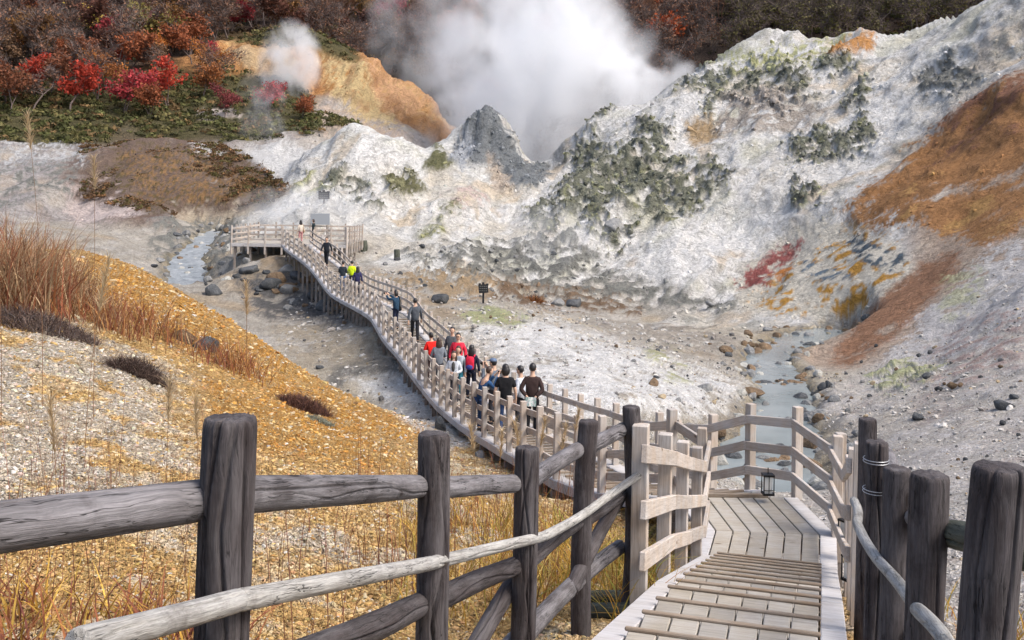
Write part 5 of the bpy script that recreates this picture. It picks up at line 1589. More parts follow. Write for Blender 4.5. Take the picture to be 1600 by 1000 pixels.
# near ochre slope: flakes lie on the finished surface and share its colour
msk = ((CW['S'] > .5) & (TD > 4.3) & (TD < 34) & (PXv > -160) & (PXv < 1000) & ~((PXv > 930) & (TD < 12)) & (PYv > 380)).reshape(-1)
ids = np.nonzero(msk)[0]
ids = ids[rg.uniform(size=len(ids)) < min(1.0, 60000 / max(1, len(ids)))]
P_ = Vall[ids]; n = len(ids)
tint = np.clip(Call[ids, :3] * rg.choice([.62, .85, 1.0, 1.12, 1.35], (n, 1), p=[.12, .26, .32, .22, .08]) * (1 + rg.normal(0, .05, (n, 3))), .02, .68)
greyish = (Call[ids, 0] - Call[ids, 2] < .17)[:, None]
alt = np.where(greyish, pick(n, [(.30, .26, .21), (.50, .475, .43), (.20, .16, .12), (.44, .30, .12)], [3, 3, 1.5, 2], rg), pick(n, [(.52, .43, .27), (.30, .17, .06), (.52, .35, .14), (.22, .13, .06), (.45, .42, .37)], [3, 2.5, 3, 1.5, 1.2], rg))
tint = np.where((rg.uniform(size=n) < .45)[:, None], alt, tint)
size = P_[:, 1] * np.minimum(rg.gamma(1.6, 1.0, n), 4.5) * .00058 + .003
gravel('gravel', P_[:, 0] + rg.normal(0, .01, n), P_[:, 1], size, tint, 'loose ochre and grey flakes covering the near slope', Z=P_[:, 2])
# valley floor and right slope
n = 26000
px = rg.uniform(450, 1750, n); d = np.exp(rg.uniform(math.log(9), math.log(80), n))
keep = on_class(px, d, 'FR'); px, d = px[keep], d[keep]; n = len(px); X = (px - HX) / F * d
wl_ = ground(X, d) > -8.6
X, d = X[wl_], d[wl_]; n = len(X)
tint = pick(n, [(.42, .40, .37), (.48, .46, .43), (.27, .25, .23), (.13, .125, .12), (.36, .29, .19)], [4, 4, 2, .9, .7], rg)
size = d * rg.gamma(1.1, 1.0, n) * .00055 + .005
gravel('gravel', X, d, size, tint, 'pale and dark loose stones strewn over the valley floor', flat=(1, .85, .55))

# crusted rubble on the cliffs: placed on the finished surface, coloured like the ground it lies on
visb = (PXv > -100) & (PXv < 1700) & (PYv > -30) & (TD > 62) & (TD < 182)
runv = np.maximum.accumulate(TZ / TD, axis=1)
visb &= (TZ / TD) > runv - .004
hillw = np.clip(white + CW['N'] * .8 + CW['O'] * .7 + CW['W'] * .8 + .5 * CW['B'] + CW['F'] * .5, 0, 1)
pr = (visb * hillw * (0.045 * sstep(0, .4, n_md + .5 * n_lo) + .30 * rockm)).reshape(-1)
rgc = np.random.default_rng(123)
pk_ = np.nonzero(rgc.uniform(size=pr.size) < pr)[0]
P_ = Vall[pk_]; nP = len(pk_)
sz_ = P_[:, 1] * np.minimum(rgc.gamma(1.5, 1.0, nP), 4.5) * .00068 * (1 - .1 * rockm.reshape(-1)[pk_])
tn_ = np.clip(Call[pk_, :3] * rgc.choice([.6, .85, 1.0, 1.1, 1.35], (nP, 1), p=[.15, .25, .32, .20, .08]), .02, .58)
gravel('cliff_rubble', P_[:, 0], P_[:, 1], sz_, tn_, 'crusted rubble clinging to the white cliff, mound and rust slope', 'rubble', (1.25, .9, .7), P_[:, 2] - sz_ * .25, .8)

# ------------------------------------------------------------------ signs, board and lanterns
MAT['ink'] = plain('dark_sign_paint', (.02, .02, .022), .6, .2, 8)
MAT['signtext'] = plain('pale_sign_lettering', (.16, .16, .15), .7, .1)
MAT['panel'] = plain('grey_panel', (.30, .32, .34), .6, .08)
MAT['metal'] = plain('black_lantern_metal', (.015, .015, .016), .4, .1, 30, .5, .6)
MAT['frost'] = plain('frosted_lantern_pane', (.72, .72, .68), .35, .04)
def signpost(px, py_base, hpx, wpx, lab, crown=True):
    p = hit(px, py_base, 30); s = p.y / F; Hh = hpx * s; w = wpx * s
    r = empty('signpost', p); tag(r, lab, 'sign'); H = Holder(r)
    H.add(beam('post', (p.x, p.y, p.z - .2), (p.x, p.y, p.z + Hh * .95), .11, .11, MAT['ink'], None))
    b = H.add(beam('board', (p.x - w / 2, p.y - .08, p.z + Hh * .70), (p.x + w / 2, p.y - .08, p.z + Hh * .74), .05, Hh * .42, MAT['ink'], None))
    for k in range(3):
        zz_ = p.z + Hh * (.82 - .11 * k)
        for j in range(4):
            x0 = p.x - w * .4 + j * w * .21
            H.add(beam('lettering', (x0, p.y - .118, zz_ + .02), (x0 + w * random.uniform(.1, .17), p.y - .118, zz_ + .02), .012, Hh * .03, MAT['signtext'], None, b=.002))
    for dx, q in ((-.42, .98), (-.05, 1.03), (.38, .97)):
        H.add(beam('top_stone', (p.x + dx * w - .1 * w, p.y - .05, p.z + Hh * q * .94), (p.x + dx * w + .14 * w, p.y - .05, p.z + Hh * q * .96), .1, Hh * .10, MAT['ink'], None))
    return r
signpost(755, 474, 32, 15, 'dark signpost with a small board on the flat right of the boardwalk')
signpost(506, 326, 28, 17, 'dark signpost on the white mound behind the far platform')
p = Vector((-14.6, 78.2, PZ)); r = empty('information_board', p); tag(r, 'grey information board standing on the far viewing platform', 'board'); H = Holder(r)
for dx in (-.5, .5): H.add(beam('leg', (p.x + dx, p.y, p.z), (p.x + dx, p.y, p.z + 1.1), .07, .07, MAT['support'], None))
H.add(beam('panel', (p.x - .72, p.y - .02, p.z + 1.55), (p.x + .72, p.y - .02, p.z + 1.55), .05, .85, MAT['panel'], None))
def lantern(p, s, lab, yaw=0.0):
    r = empty('lantern', p, yaw); tag(r, lab, 'lantern')
    def B(n, a, b, w, h, m, par=None): return beam(n, a, b, w, h, m, par or r, b=.001)
    B('hanger', (0, 0, 0), (0, 0, .09 * s), .012 * s, .012 * s, MAT['metal'])
    B('cap', (0, 0, -.02 * s), (0, 0, .005 * s), .15 * s, .15 * s, MAT['metal'])
    B('base', (0, 0, -.27 * s), (0, 0, -.245 * s), .15 * s, .15 * s, MAT['metal'])
    gl = B('glass', (0, 0, -.245 * s), (0, 0, -.02 * s), .10 * s, .10 * s, MAT['frost'])
    for a in (-1, 1):
        for c in (-1, 1):
            B('bar', (a * .066 * s, c * .066 * s, -.25 * s), (a * .066 * s, c * .066 * s, -.01 * s), .012 * s, .012 * s, MAT['metal'])
        B('bar', (a * .0 * s, -.068 * s, -.25 * s), (a * .0 * s, -.068 * s, -.01 * s), .01 * s, .01 * s, MAT['metal'])
    B('band', (-.075 * s, -.07 * s, -.20 * s), (.075 * s, -.07 * s, -.20 * s), .01 * s, .01 * s, MAT['metal'])
    return r
lantern(at(1200, 741, 13.72), 1.0, 'black caged lantern hanging from the lowest rail at the far side of the landing')
lantern(at(1323, 812, 11.6), .95, 'black caged lantern on the right edge of the landing beside the white post', .5)
lantern(at(1330, 868, 10.4), .95, 'black caged lantern half hidden behind the right log posts beside the stairs', .5)

# ------------------------------------------------------------------ grasses
def blades(n, base_fn, L0, L1, w, bend, cols, seed, seg=4, spread=.35, droop=.6):
    rg = np.random.default_rng(seed)
    bx, by, bz = base_fn(n, rg)
    L = rg.uniform(L0, L1, n); az = rg.uniform(0, 6.283, n); tilt = np.abs(rg.normal(0, spread, n))
    dx, dy = np.cos(az) * np.sin(tilt), np.sin(az) * np.sin(tilt); dz = np.cos(tilt)
    side = np.stack([-np.sin(az + rg.normal(0, .8, n)), np.cos(az), np.zeros(n)], 1)
    V = np.zeros((n, seg + 1, 2, 3)); t_ = np.linspace(0, 1, seg + 1)
    bn = bend * rg.uniform(.3, 1.4, n)
    for j, tj in enumerate(t_):
        cx = bx + L * (dx * tj + np.cos(az) * bn * tj ** 2); cy = by + L * (dy * tj + np.sin(az) * bn * tj ** 2)
        cz = bz + L * (dz * tj - droop * bn * tj ** 2.2)
        ww_ = w * (1 - tj ** 1.5) * rg.uniform(.8, 1.2, n) + w * .06
        for s_, sg in enumerate((-1, 1)):
            V[:, j, s_, 0] = cx + side[:, 0] * ww_ * sg; V[:, j, s_, 1] = cy + side[:, 1] * ww_ * sg; V[:, j, s_, 2] = cz
    idn = np.arange(n * (seg + 1) * 2).reshape(n, seg + 1, 2)
    Q = np.stack([idn[:, :-1, 0], idn[:, :-1, 1], idn[:, 1:, 1], idn[:, 1:, 0]], -1).reshape(-1, 4)
    c = pick(n, cols, [1] * len(cols), rg, .2)
    C = np.concatenate([np.repeat(c, (seg + 1) * 2, 0), np.ones((n * (seg + 1) * 2, 1))], 1)
    return V.reshape(-1, 3), Q, C
t = NT('dry_grass')
ga = t.node('ShaderNodeAttribute', attribute_name='tint').outputs['Color']
gn = t.noise(t.node('ShaderNodeTexCoord').outputs['Object'], 14.0, 3)
b_ = t.bsdf(t.mix(1.0, ga, t.ramp(gn, [(.3, .7), (.7, 1.2)]), 'MULTIPLY'), .8, None, .2)
tl = t.node('ShaderNodeBsdfTranslucent'); t.l.new(ga, tl.inputs[0]); mx = t.node('ShaderNodeMixShader', i_0=.3)
t.l.new(b_.outputs[0], mx.inputs[1]); t.l.new(tl.outputs[0], mx.inputs[2]); t.l.new(mx.outputs[0], t.out.inputs['Surface'])
MAT['grass'] = t.m
def grass_obj(name, sets, label, kind='stuff', cat='grass', group=None, loc=None):
    Vs, Qs, Cs, o_ = [], [], [], 0
    for V, Q, C in sets:
        Vs.append(V); Qs.append(Q + o_); Cs.append(C); o_ += len(V)
    V = np.concatenate(Vs)
    if loc is not None: V = V - np.array(loc)
    me = mesh_np(name, V, np.concatenate(Qs), True, {'tint': ('FLOAT_COLOR', np.concatenate(Cs))})
    o = link(name, me, MAT['grass'])
    if loc is not None: o.location = loc
    return tag(o, label, cat, group, kind)
def patch(pxa, pxb, da, db, clump=None, poly=None):
    def f(n, rg):
        px = rg.uniform(pxa, pxb, n); d = np.exp(rg.uniform(math.log(da), math.log(db), n))
        if clump:
            cx = rg.uniform(pxa, pxb, clump); cd = np.exp(rg.uniform(math.log(da), math.log(db), clump)); k = rg.integers(0, clump, n)
            px = cx[k] + rg.normal(0, (pxb - pxa) * .06, n); d = cd[k] * (1 + rg.normal(0, .02, n))
        x = (px - HX) / F * d
        return x, d, ground(x, d) - .02
    return f
STRAW = [(.37, .25, .14), (.43, .31, .18), (.30, .185, .11), (.34, .21, .12)]
RUST = [(.24, .085, .045), (.30, .12, .05), (.20, .07, .05), (.36, .19, .07)]
GOLD = [(.50, .32, .07), (.45, .26, .05), (.38, .30, .07), (.32, .15, .05), (.55, .40, .13)]
def spot(px, py, dmin=2.0): return hit(px, py, dmin)
def around(p, sx, sy):
    def f(n, rg):
        x = p.x + rg.normal(0, sx, n); y = p.y + rg.normal(0, sy, n)
        return x, y, ground(x, y) - .02
    return f
tufts = [(-40, 470, 1.0, 1.0, 420, 1.1, 2.1), (25, 480, .7, .8, 520, 1.0, 2.0), (75, 476, .6, .7, 420, .8, 1.8), (120, 480, .5, .6, 300, .6, 1.3), (40, 430, .9, .9, 300, .9, 1.8)]
for i, (px, py, sx, sy, n, l0, l1) in enumerate(tufts):
    p = spot(px, py)
    labs = ['tall dry grass tuft cut by the left edge of the photo', 'densest tall russet grass tuft on the slope at far left', 'tall straw-coloured grass tuft right of the dense one at far left', 'shorter grass tuft at the right end of the tall clump on the left slope', 'grass tuft standing behind the tall clump at far left']
    grass_obj('grass_tuft', [blades(n, around(p, sx * .6, sy * .6), l0, l1, .011, .3, STRAW + RUST[:2], 500 + i), blades(n // 2, around(p, sx * .7, sy * .7), .3, .8, .012, .5, RUST, 520 + i)], labs[i], None, 'grass tuft', None, p)
for i, (px, py, s_, n, l0, l1, lab) in enumerate(((170, 515, .35, 260, .4, 1.1, 'low rust-coloured grass tuft left of the buried boulders'), (240, 520, .45, 260, .5, 1.2, 'wispy red-brown tuft just left of the buried boulders on the slope'), (362, 575, .45, 320, .4, .95, 'reddish wispy tuft right of the dark boulder on the ochre slope'), (545, 480, .2, 40, .4, .9, 'thin straw stems by the rubble left of the boardwalk'))):
    p = spot(px, py)
    grass_obj('grass_tuft', [blades(n, around(p, s_, s_), l0, l1, .008, .35, RUST + STRAW[:1], 540 + i)], lab, None, 'grass tuft', None, p)
# foreground grass below the fences
fore = [blades(900, patch(660, 1010, 7.2, 11.0, 44), .25, .75, .005, .5, GOLD, 560), blades(500, patch(820, 1060, 7.6, 10.8, 24), .3, .7, .006, .6, GOLD[:3] + [(.25, .27, .05)], 561),
        blades(420, patch(560, 960, 7.5, 13, 40), .4, 1.1, .0028, .18, RUST + [(.16, .07, .05)], 562, spread=.14)]
grass_obj('golden_grass', fore, 'golden and orange grass growing under the log fence beside the stairs')
red = [blades(230, patch(-60, 560, 4.9, 9.5), .35, 1.15, .0026, .12, [(.17, .06, .045), (.22, .09, .06), (.28, .15, .08)], 563, spread=.1), blades(600, patch(-60, 380, 4.4, 5.6, 40), .15, .45, .006, .6, RUST + GOLD[:2], 564)]
grass_obj('red_stalks', red, 'thin red stalks and grasses growing in the bottom left foreground')
rgt = [blades(160, patch(1480, 1640, 6, 9, 10), .15, .45, .005, .5, GOLD + RUST[:2], 565)]
grass_obj('golden_grass', rgt, 'sparse dry grass below the rail between the right log posts')
# plumed pampas grass, each stalk a thing
def plume(px, py_top, d, hgt, lab, head=.32, group=None):
    x = xz(px, d); g = gz(x, d); ztop = at(px, py_top, d).z
    p = Vector((x, d, g)); Hh = ztop - g
    rgp = np.random.default_rng(int(px * 7 + py_top))
    r = empty('pampas_grass', p); tag(r, lab, 'grass plume', group)
    lx = rgp.uniform(-.1, .1) * Hh; ts = np.linspace(0, 1, 9)
    cl = np.stack([lx * ts ** 2, .04 * Hh * ts ** 2, Hh * (ts - .03 * ts ** 3)], 1)
    V = []; Q = []
    for i, c in enumerate(cl):
        rr_ = .0032 * (1 - .6 * ts[i]) * max(1, d / 9)
        for k in range(4): V.append((c[0] + rr_ * math.cos(k * 1.571), c[1] + rr_ * math.sin(k * 1.571), c[2]))
    for i in range(8):
        for k in range(4): Q.append((i * 4 + k, i * 4 + (k + 1) % 4, i * 4 + 4 + (k + 1) % 4, i * 4 + 4 + k))
    C = np.tile(np.array((.27, .15, .08, 1)), (len(V), 1))
    link('stem', mesh_np('stem', np.array(V), np.array(Q), True, {'tint': ('FLOAT_COLOR', C)}), MAT['grass'], r)
    def bf(n, rg):
        t0 = rg.uniform(1 - head / Hh * 1.0, 1.0, n); f = lambda c: np.interp(t0, ts, cl[:, c])
        return f(0), f(1), f(2)
    V, Q, C = blades(170, bf, head * .2, head * .5, .0028 * max(1, d / 12), .5, [(.55, .42, .25), (.48, .35, .20), (.60, .48, .32)], int(px), 2, .35)
    link('plume', mesh_np('plume', V, Q, True, {'tint': ('FLOAT_COLOR', C)}), MAT['grass'], r)
for a in ((8, 158, 11, 0, 'pale grass plume reaching highest at the left edge of the photo', .45), (72, 165, 12, 0, 'slender grass plume pointing up against the scrub at left', .45), (152, 235, 12, 0, 'drooping grass plume right of the slender one at left', .4), (140, 400, 9.5, 0, 'tan feathery grass plume in front of the tall tuft on the left slope', .5),
          (98, 620, 7.0, 0, 'blurred tan grass plume above the left log rail', .38), (268, 590, 8.5, 0, 'tan grass plume in the middle of the near slope', .35), (318, 620, 8.8, 0, 'thin plume just left of the largest log post', .35), (390, 440, 24, 0, 'single tan plume against the dark rubble', .8),
          (752, 662, 12.5, 0, 'leftmost straw plume rising in front of the near boardwalk', .35), (788, 672, 12.8, 0, 'second straw plume from the left in front of the boardwalk', .35), (822, 655, 13.2, 0, 'straw plume in the middle of the boardwalk group', .4), (846, 655, 13.4, 0, 'straw plume right of the middle one before the boardwalk railing', .36), (880, 664, 13.6, 0, 'rightmost low straw plume before the boardwalk railing', .4), (896, 638, 13.9, 0, 'straw plume just left of the second farthest log post', .3)):
    plume(a[0], a[1], a[2], 0, a[4], a[5])

# ------------------------------------------------------------------ low shrubs on the near slope
def shrub(px, py, w, h, cols, lab, n=900, tw=.006, seed=0, cat='shrub', d=None):
    p = spot(px, py) if d is None else Vector((xz(px, d), d, gz(xz(px, d), d)))
    s = p.y / F; W, Hh = w * s / 2, h * s
    def bf(n, rg):
        a = rg.uniform(0, 6.28, n); q = np.sqrt(rg.uniform(0, 1, n))
        x = p.x + W * q * np.cos(a); y = p.y + W * .7 * q * np.sin(a)
        return x, y, ground(x, y) + rg.uniform(0, .45, n) * Hh * (1 - q * q)
    V, Q, C = blades(n * 2, bf, Hh * .25, Hh * .6, tw * .7, .7, cols, 600 + seed, 3, 1.05, .5)
    r = empty('shrub', p); tag(r, lab, cat)
    V = V - np.array(p)
    link('foliage', mesh_np('foliage', V, Q, True, {'tint': ('FLOAT_COLOR', C)}), MAT['grass'], r)
    V2, Q2, C2 = blades(24, lambda n, rg: (rg.normal(0, W * .25, n), rg.normal(0, W * .2, n), np.full(n, -.05)), Hh * .6, Hh * 1.0, tw * 1.6, .3, [(.05, .035, .03)], 700 + seed, 3, .6, .3)
    link('twig', mesh_np('twig', V2, Q2, True, {'tint': ('FLOAT_COLOR', C2)}), MAT['grass'], r)
HEATH = [(.085, .055, .045), (.13, .085, .07), (.065, .04, .03), (.20, .14, .11), (.16, .12, .10)]
shrub(218, 588, 95, 46, HEATH, 'dark purple-brown heath shrub on the grey part of the near slope', 1500, .007, 1)
shrub(60, 512, 190, 40, HEATH + [(.2, .17, .16)], 'matted dead brush under the tall grass at the left edge', 1800, .008, 2)
shrub(478, 640, 80, 34, [(.13, .06, .04), (.09, .05, .045), (.2, .1, .07)], 'low dark red heath shrub in the middle of the ochre slope', 1100, .008, 3)
shrub(835, 474, 30, 20, [(.30, .11, .04), (.36, .18, .06), (.22, .09, .05)], 'small round rusty bush at the foot of the cliff right of the signpost', 500, .02, 4)
shrub(500, 660, 50, 14, [(.25, .27, .2), (.2, .2, .16)], 'grey-green ground shrub below the dark red heath shrub', 400, .008, 5)
# ------------------------------------------------------------------ trees on the far hillsides
t = NT('leaf')
oi = t.node('ShaderNodeObjectInfo')
ga = t.node('ShaderNodeAttribute', attribute_name='shade').outputs['Fac']
lc = t.mix(1.0, oi.outputs['Color'], t.ramp(ga, [(0, .55), (1, 1.45)]), 'MULTIPLY')
b_ = t.bsdf(lc, .8, None, .2)
tl = t.node('ShaderNodeBsdfTranslucent'); t.l.new(lc, tl.inputs[0]); mx = t.node('ShaderNodeMixShader', i_0=.25)
t.l.new(b_.outputs[0], mx.inputs[1]); t.l.new(tl.outputs[0], mx.inputs[2]); t.l.new(mx.outputs[0], t.out.inputs['Surface'])
MAT['leaf'] = t.m
MAT['bark'] = plain('grey_bark', (.13, .10, .09), .9, .3, 4)

def limb_mesh(segs):
    V = []; Q = []
    for a, b, r0, r1 in segs:
        a, b = np.array(a), np.array(b); ax = b - a; ax = ax / (np.linalg.norm(ax) + 1e-9)
        s1 = np.cross(ax, (0.3, .9, .2)); s1 /= np.linalg.norm(s1); s2 = np.cross(ax, s1)
        o = len(V)
        for c, r in ((a, r0), (b, r1)):
            for k in range(5):
                V.append(c + r * (math.cos(k * 1.2566) * s1 + math.sin(k * 1.2566) * s2))
        for k in range(5): Q.append((o + k, o + (k + 1) % 5, o + 5 + (k + 1) % 5, o + 5 + k))
    return np.array(V), np.array(Q)

def make_tree(seed, Ht=7.0, cw=2.9, nleaf=1500, leaf=.17, twigs=0, low=.25):
    """unit tree: trunk mesh and crown mesh (leaf quads in clumps, twigs as thin slivers)"""
    rg = np.random.default_rng(seed)
    segs = []; tips = []
    nst = rg.integers(1, 4)
    for s in range(nst):
        base = np.array((rg.normal(0, .15), rg.normal(0, .15), -.4))
        p = base; dirn = np.array((rg.normal(0, .25), rg.normal(0, .25), 1.0)); r = .13 / math.sqrt(nst)
        for k in range(4):
            q = p + dirn / np.linalg.norm(dirn) * Ht * .2
            segs.append((p, q, r, r * .75)); r *= .75
            if k >= 1:
                for j in range(3):
                    a = rg.uniform(0, 6.28); e = rg.uniform(.35, 1.0)
                    v = np.array((math.cos(a), math.sin(a), e)); L_ = rg.uniform(.5, 1.0) * cw * (1 - .12 * k)
                    m = q + v / np.linalg.norm(v) * L_ * .55 + rg.normal(0, .1, 3); tp = m + (v + np.array((0, 0, .35)) + rg.normal(0, .3, 3)) * L_ * .33
                    segs.append((q, m, r * .6, r * .4)); segs.append((m, tp, r * .4, r * .12)); tips += [m, tp, (m + tp) / 2]
            p = q; dirn = dirn + np.array((rg.normal(0, .3), rg.normal(0, .3), 0))
        tips.append(p)
    tips = np.array(tips)
    TV, TQ = limb_mesh(segs)
    cen = tips[rg.integers(0, len(tips), nleaf)]
    ctr = np.array((0, 0, Ht * .62))
    P = cen + rg.normal(0, .42, (nleaf, 3)) * np.array((1, 1, .7)) * (cw / 2.9)
    P = P[P[:, 2] > Ht * low]; n = len(P)
    s1 = rg.normal(size=(n, 3)); s1 /= np.linalg.norm(s1, axis=1)[:, None]
    s2 = np.cross(s1, rg.normal(size=(n, 3))); s2 /= np.linalg.norm(s2, axis=1)[:, None]
    sz = leaf * rg.uniform(.6, 1.5, n)[:, None]
    V = np.stack([P - s1 * sz, P + s2 * sz * .6, P + s1 * sz, P - s2 * sz * .6], 1).reshape(-1, 3)
    shade = np.repeat(np.clip(.5 + rg.normal(0, .22, n), 0, 1), 4)
    Q = np.arange(n * 4).reshape(n, 4)
    if twigs:
        c = tips[rg.integers(0, len(tips), twigs)] + rg.normal(0, .25, (twigs, 3))
        dv = rg.normal(size=(twigs, 3)) * np.array((1, 1, .5)) + np.array((0, 0, .7)) + (c - ctr) * .3
        dv /= np.linalg.norm(dv, axis=1)[:, None]; L_ = rg.uniform(.5, 1.3, twigs)[:, None]
        sd_ = np.cross(dv, rg.normal(size=(twigs, 3))); sd_ /= np.linalg.norm(sd_, axis=1)[:, None]
        w_ = .028
        TVt = np.stack([c - sd_ * w_, c + sd_ * w_, c + dv * L_ + sd_ * .006, c + dv * L_ - sd_ * .006], 1).reshape(-1, 3)
        TQ = np.concatenate([TQ, np.arange(twigs * 4).reshape(-1, 4) + len(TV)]); TV = np.concatenate([TV, TVt])
    return (TV, TQ), (V, Q, shade)

LEAFY = [make_tree(800 + i, rg_h, cw, 1500, .17, 120, .3) for i, (rg_h, cw) in enumerate(((6.2, 2.9), (5.6, 3.2), (6.8, 2.7), (5.0, 2.5)))]
SPARSE = [make_tree(820 + i, 7.5, 2.7, 330, .16, 620, .3) for i in range(4)]
def tree_meshes(T):
    (TV, TQ), (V, Q, sh) = T
    a = mesh_np('trunk', TV, TQ); a.materials.append(MAT['bark'])
    b = mesh_np('crown', V, Q, False, {'shade': ('FLOAT', sh)}); b.materials.append(MAT['leaf'])
    return a, b
LM = [tree_meshes(T) for T in LEAFY]; SM = [tree_meshes(T) for T in SPARSE]
def tree(x, y, meshes, s, color, label, group=None, name='tree'):
    r = empty(name, (x, y, gz(x, y)), random.uniform(0, 6.28)); r.scale = (s, s, s * random.uniform(.9, 1.1))
    tag(r, label, 'tree', group)
    for nm, me in zip(('trunk', 'crown'), meshes):
        o = bpy.data.objects.new(nm, me); COL.objects.link(o); o.parent = r
        k = random.uniform(.85, 1.15)
        o.color = (color[0] * k, color[1] * k, color[2] * k, 1)
    return r
# colours
RED, CRIM, ORG, RUSTC, YEL, OLIVE, BRN, PURP = (.44, .06, .035), (.34, .045, .05), (.46, .18, .045), (.30, .10, .045), (.58, .43, .09), (.28, .23, .07), (.20, .12, .07), (.21, .11, .07)
named = [  # px of crown centre, py of foot, crown width px, colour, label
 (110, 176, 70, RED, 'bright red maple at the left of the front row of trees'), (195, 180, 66, CRIM, 'crimson maple in the middle of the front row of trees'), (262, 168, 60, RED, 'scarlet maple at the right of the front row above the green scrub'),
 (232, 182, 50, RUSTC, 'rust-red tree between the crimson and the scarlet maple'), (200, 122, 60, RUSTC, 'dark rust-red round tree behind the front row of maples'), (165, 140, 56, ORG, 'orange-brown tree behind the crimson maple'),
 (175, 92, 54, CRIM, 'deep red tree higher on the slope at left'), (250, 70, 62, CRIM, 'red tree up the slope left of the orange bluff'), (300, 100, 50, RUSTC, 'brick-red tree at the left foot of the orange bluff'),
 (150, 62, 52, YEL, 'bright yellow tree high on the left hillside'), (318, 125, 44, ORG, 'orange tree beside the scrub edge below the bluff'), (245, 95, 48, ORG, 'brown-orange tree behind the red maples'),
 (345, 108, 40, CRIM, 'small dark red tree at the foot of the orange bluff'), (420, 178, 44, CRIM, 'dark crimson bush-like tree on the scrub below the bluff'), (350, 186, 42, (.24, .06, .06), 'leafless pinkish red tree by the pale patch in the scrub'), (470, 188, 36, RUSTC, 'low dark red tree near the tip of the scrub'),
 (300, 40, 60, OLIVE, 'olive-yellow tree above the red trees near the top edge'), (350, 48, 56, (.30, .17, .05), 'golden brown tree at the top left of the bluff'), (285, 18, 50, (.33, .22, .06), 'ochre tree at the top edge left of centre'),
 (1050, 78, 58, (.40, .09, .03), 'vivid orange-red tree alone on the dark slope above the white cliff'), (992, 36, 56, (.38, .09, .03), 'orange-red tree near the top edge left of the lone one'), (640, 30, 54, OLIVE, 'dull green-yellow tree at the top edge left of the steam'),
 (60, 60, 60, RUSTC, 'brown-red tree at the upper left of the hillside'), (20, 110, 60, BRN, 'brown tree at the left edge of the hillside wood'),
 (480, 22, 50, OLIVE, 'olive tree on the skyline above the bluff'), (560, 40, 50, (.26, .15, .05), 'brownish yellow tree behind the ridge of the bluff')]
rgx = random.Random(5)
tops_used = []
extra = []
for i in range(60):
    px = rgx.uniform(-70, 345); py = rgx.uniform(100, 182) - max(0, px - 250) * .35
    extra.append((px, py))
for i, (px, py, w, c, lab) in enumerate(named):
    p = hit(px, py, 118)
    s = w * p.y / F / 4.6
    tree(p.x, p.y, LM[i % 4], s, c, lab, name='autumn_tree'); tops_used.append((p.x, p.y))
CN = [('crimson', CRIM), ('rust-red', RUSTC), ('dark brown', BRN), ('orange-brown', (.28, .11, .04)), ('red', RED), ('russet', (.22, .085, .045))]
for px, py in extra:
    p = hit(px, py, 118)
    if any((p.x - q[0]) ** 2 + ((p.y - q[1]) * .6) ** 2 < 5 for q in tops_used): continue
    cn, c = rgx.choice(CN) if rgx.random() < .62 else ('bare', PURP)
    where = 'left end' if px < 90 else 'middle' if px < 220 else 'right end'
    if cn == 'bare':
        tree(p.x, p.y, SM[rgx.randrange(4)], rgx.uniform(.9, 1.4), c, 'bare purple-brown tree at the ' + where + ' of the wood edge above the green scrub', 'trees along the wood edge')
    else:
        tree(p.x, p.y, LM[rgx.randrange(4)], rgx.uniform(.8, 1.35), c, cn + ' tree at the ' + where + ' of the wood edge above the green scrub', 'trees along the wood edge', name='autumn_tree')
    tops_used.append((p.x, p.y))
# visibility of a point above the ground
tg = GZ / np.exp(gw)[None, :]
runmax = np.maximum.accumulate(np.where(np.exp(gw)[None, :] > 3, tg, -9), axis=1)
def visible(x, y, ztop): return ztop / y > float(bil(runmax, np.array(x / y), np.array(math.log(y) - .02))) + .002
cand = []
rgt_ = np.random.default_rng(99)
tries = 0
while len(cand) < 640 and tries < 12000:
    tries += 1
    px = rgt_.uniform(-220, 1800); d = rgt_.uniform(150, 300)
    ok = on_class(np.array([px]), np.array([d]), 'T')[0]
    if not ok: continue
    x = xz(px, d); z = gz(x, d); pyb = project(x, d, z)[1]
    if pyb < -30 or (540 < px < 720 and d < 205): continue
    if 640 < px < 940 and rgt_.uniform() < .55: continue
    if not visible(x, d, z + 5): continue
    if any((x - a) ** 2 + (d - b) ** 2 < 9 for a, b in tops_used + [(c[0], c[1]) for c in cand]): continue
    cand.append((x, d, px, pyb))
cand.sort(key=lambda c: c[1])
rest = []
nb_ = 0
for i, (x, d, px, pyb) in enumerate(cand):
    q = rgt_.uniform(); right = px > 900
    greenish = px > 1120
    if not right and q < .34 and nb_ < 120:
        nb_ += 1
        ci = rgt_.integers(0, 7); c = [RUSTC, ORG, BRN, CRIM, (.22, .11, .04), (.14, .06, .04), OLIVE][ci]
        cn = ['rust-red', 'orange', 'brown', 'crimson', 'golden brown', 'dark brown', 'olive'][ci]; where = 'left of the orange bluff' if px < 360 else 'behind the orange bluff'
        tree(x, d, LM[rgt_.integers(0, 4)], rgt_.uniform(1.0, 1.6), tuple(k * .8 for k in c), cn + ' tree in the autumn wood ' + ('low' if pyb > 60 else 'high') + ' on the hillside ' + where, 'leafy trees in the autumn wood')
    elif i < 330:
        c = PURP if not greenish else (.14, .125, .05)
        tree(x, d, SM[rgt_.integers(0, 4)], rgt_.uniform(1.0, 1.7), c, 'bare grey-brown tree in the dark wood ' + ('left of the orange bluff' if px < 360 else 'behind the orange bluff' if px < 640 else 'half veiled by the steam' if px < 960 else 'above the middle of the white cliff' if px < 1200 else 'above the right end of the white cliff'), 'bare trees in the far wood')
    else: rest.append((x, d, greenish))
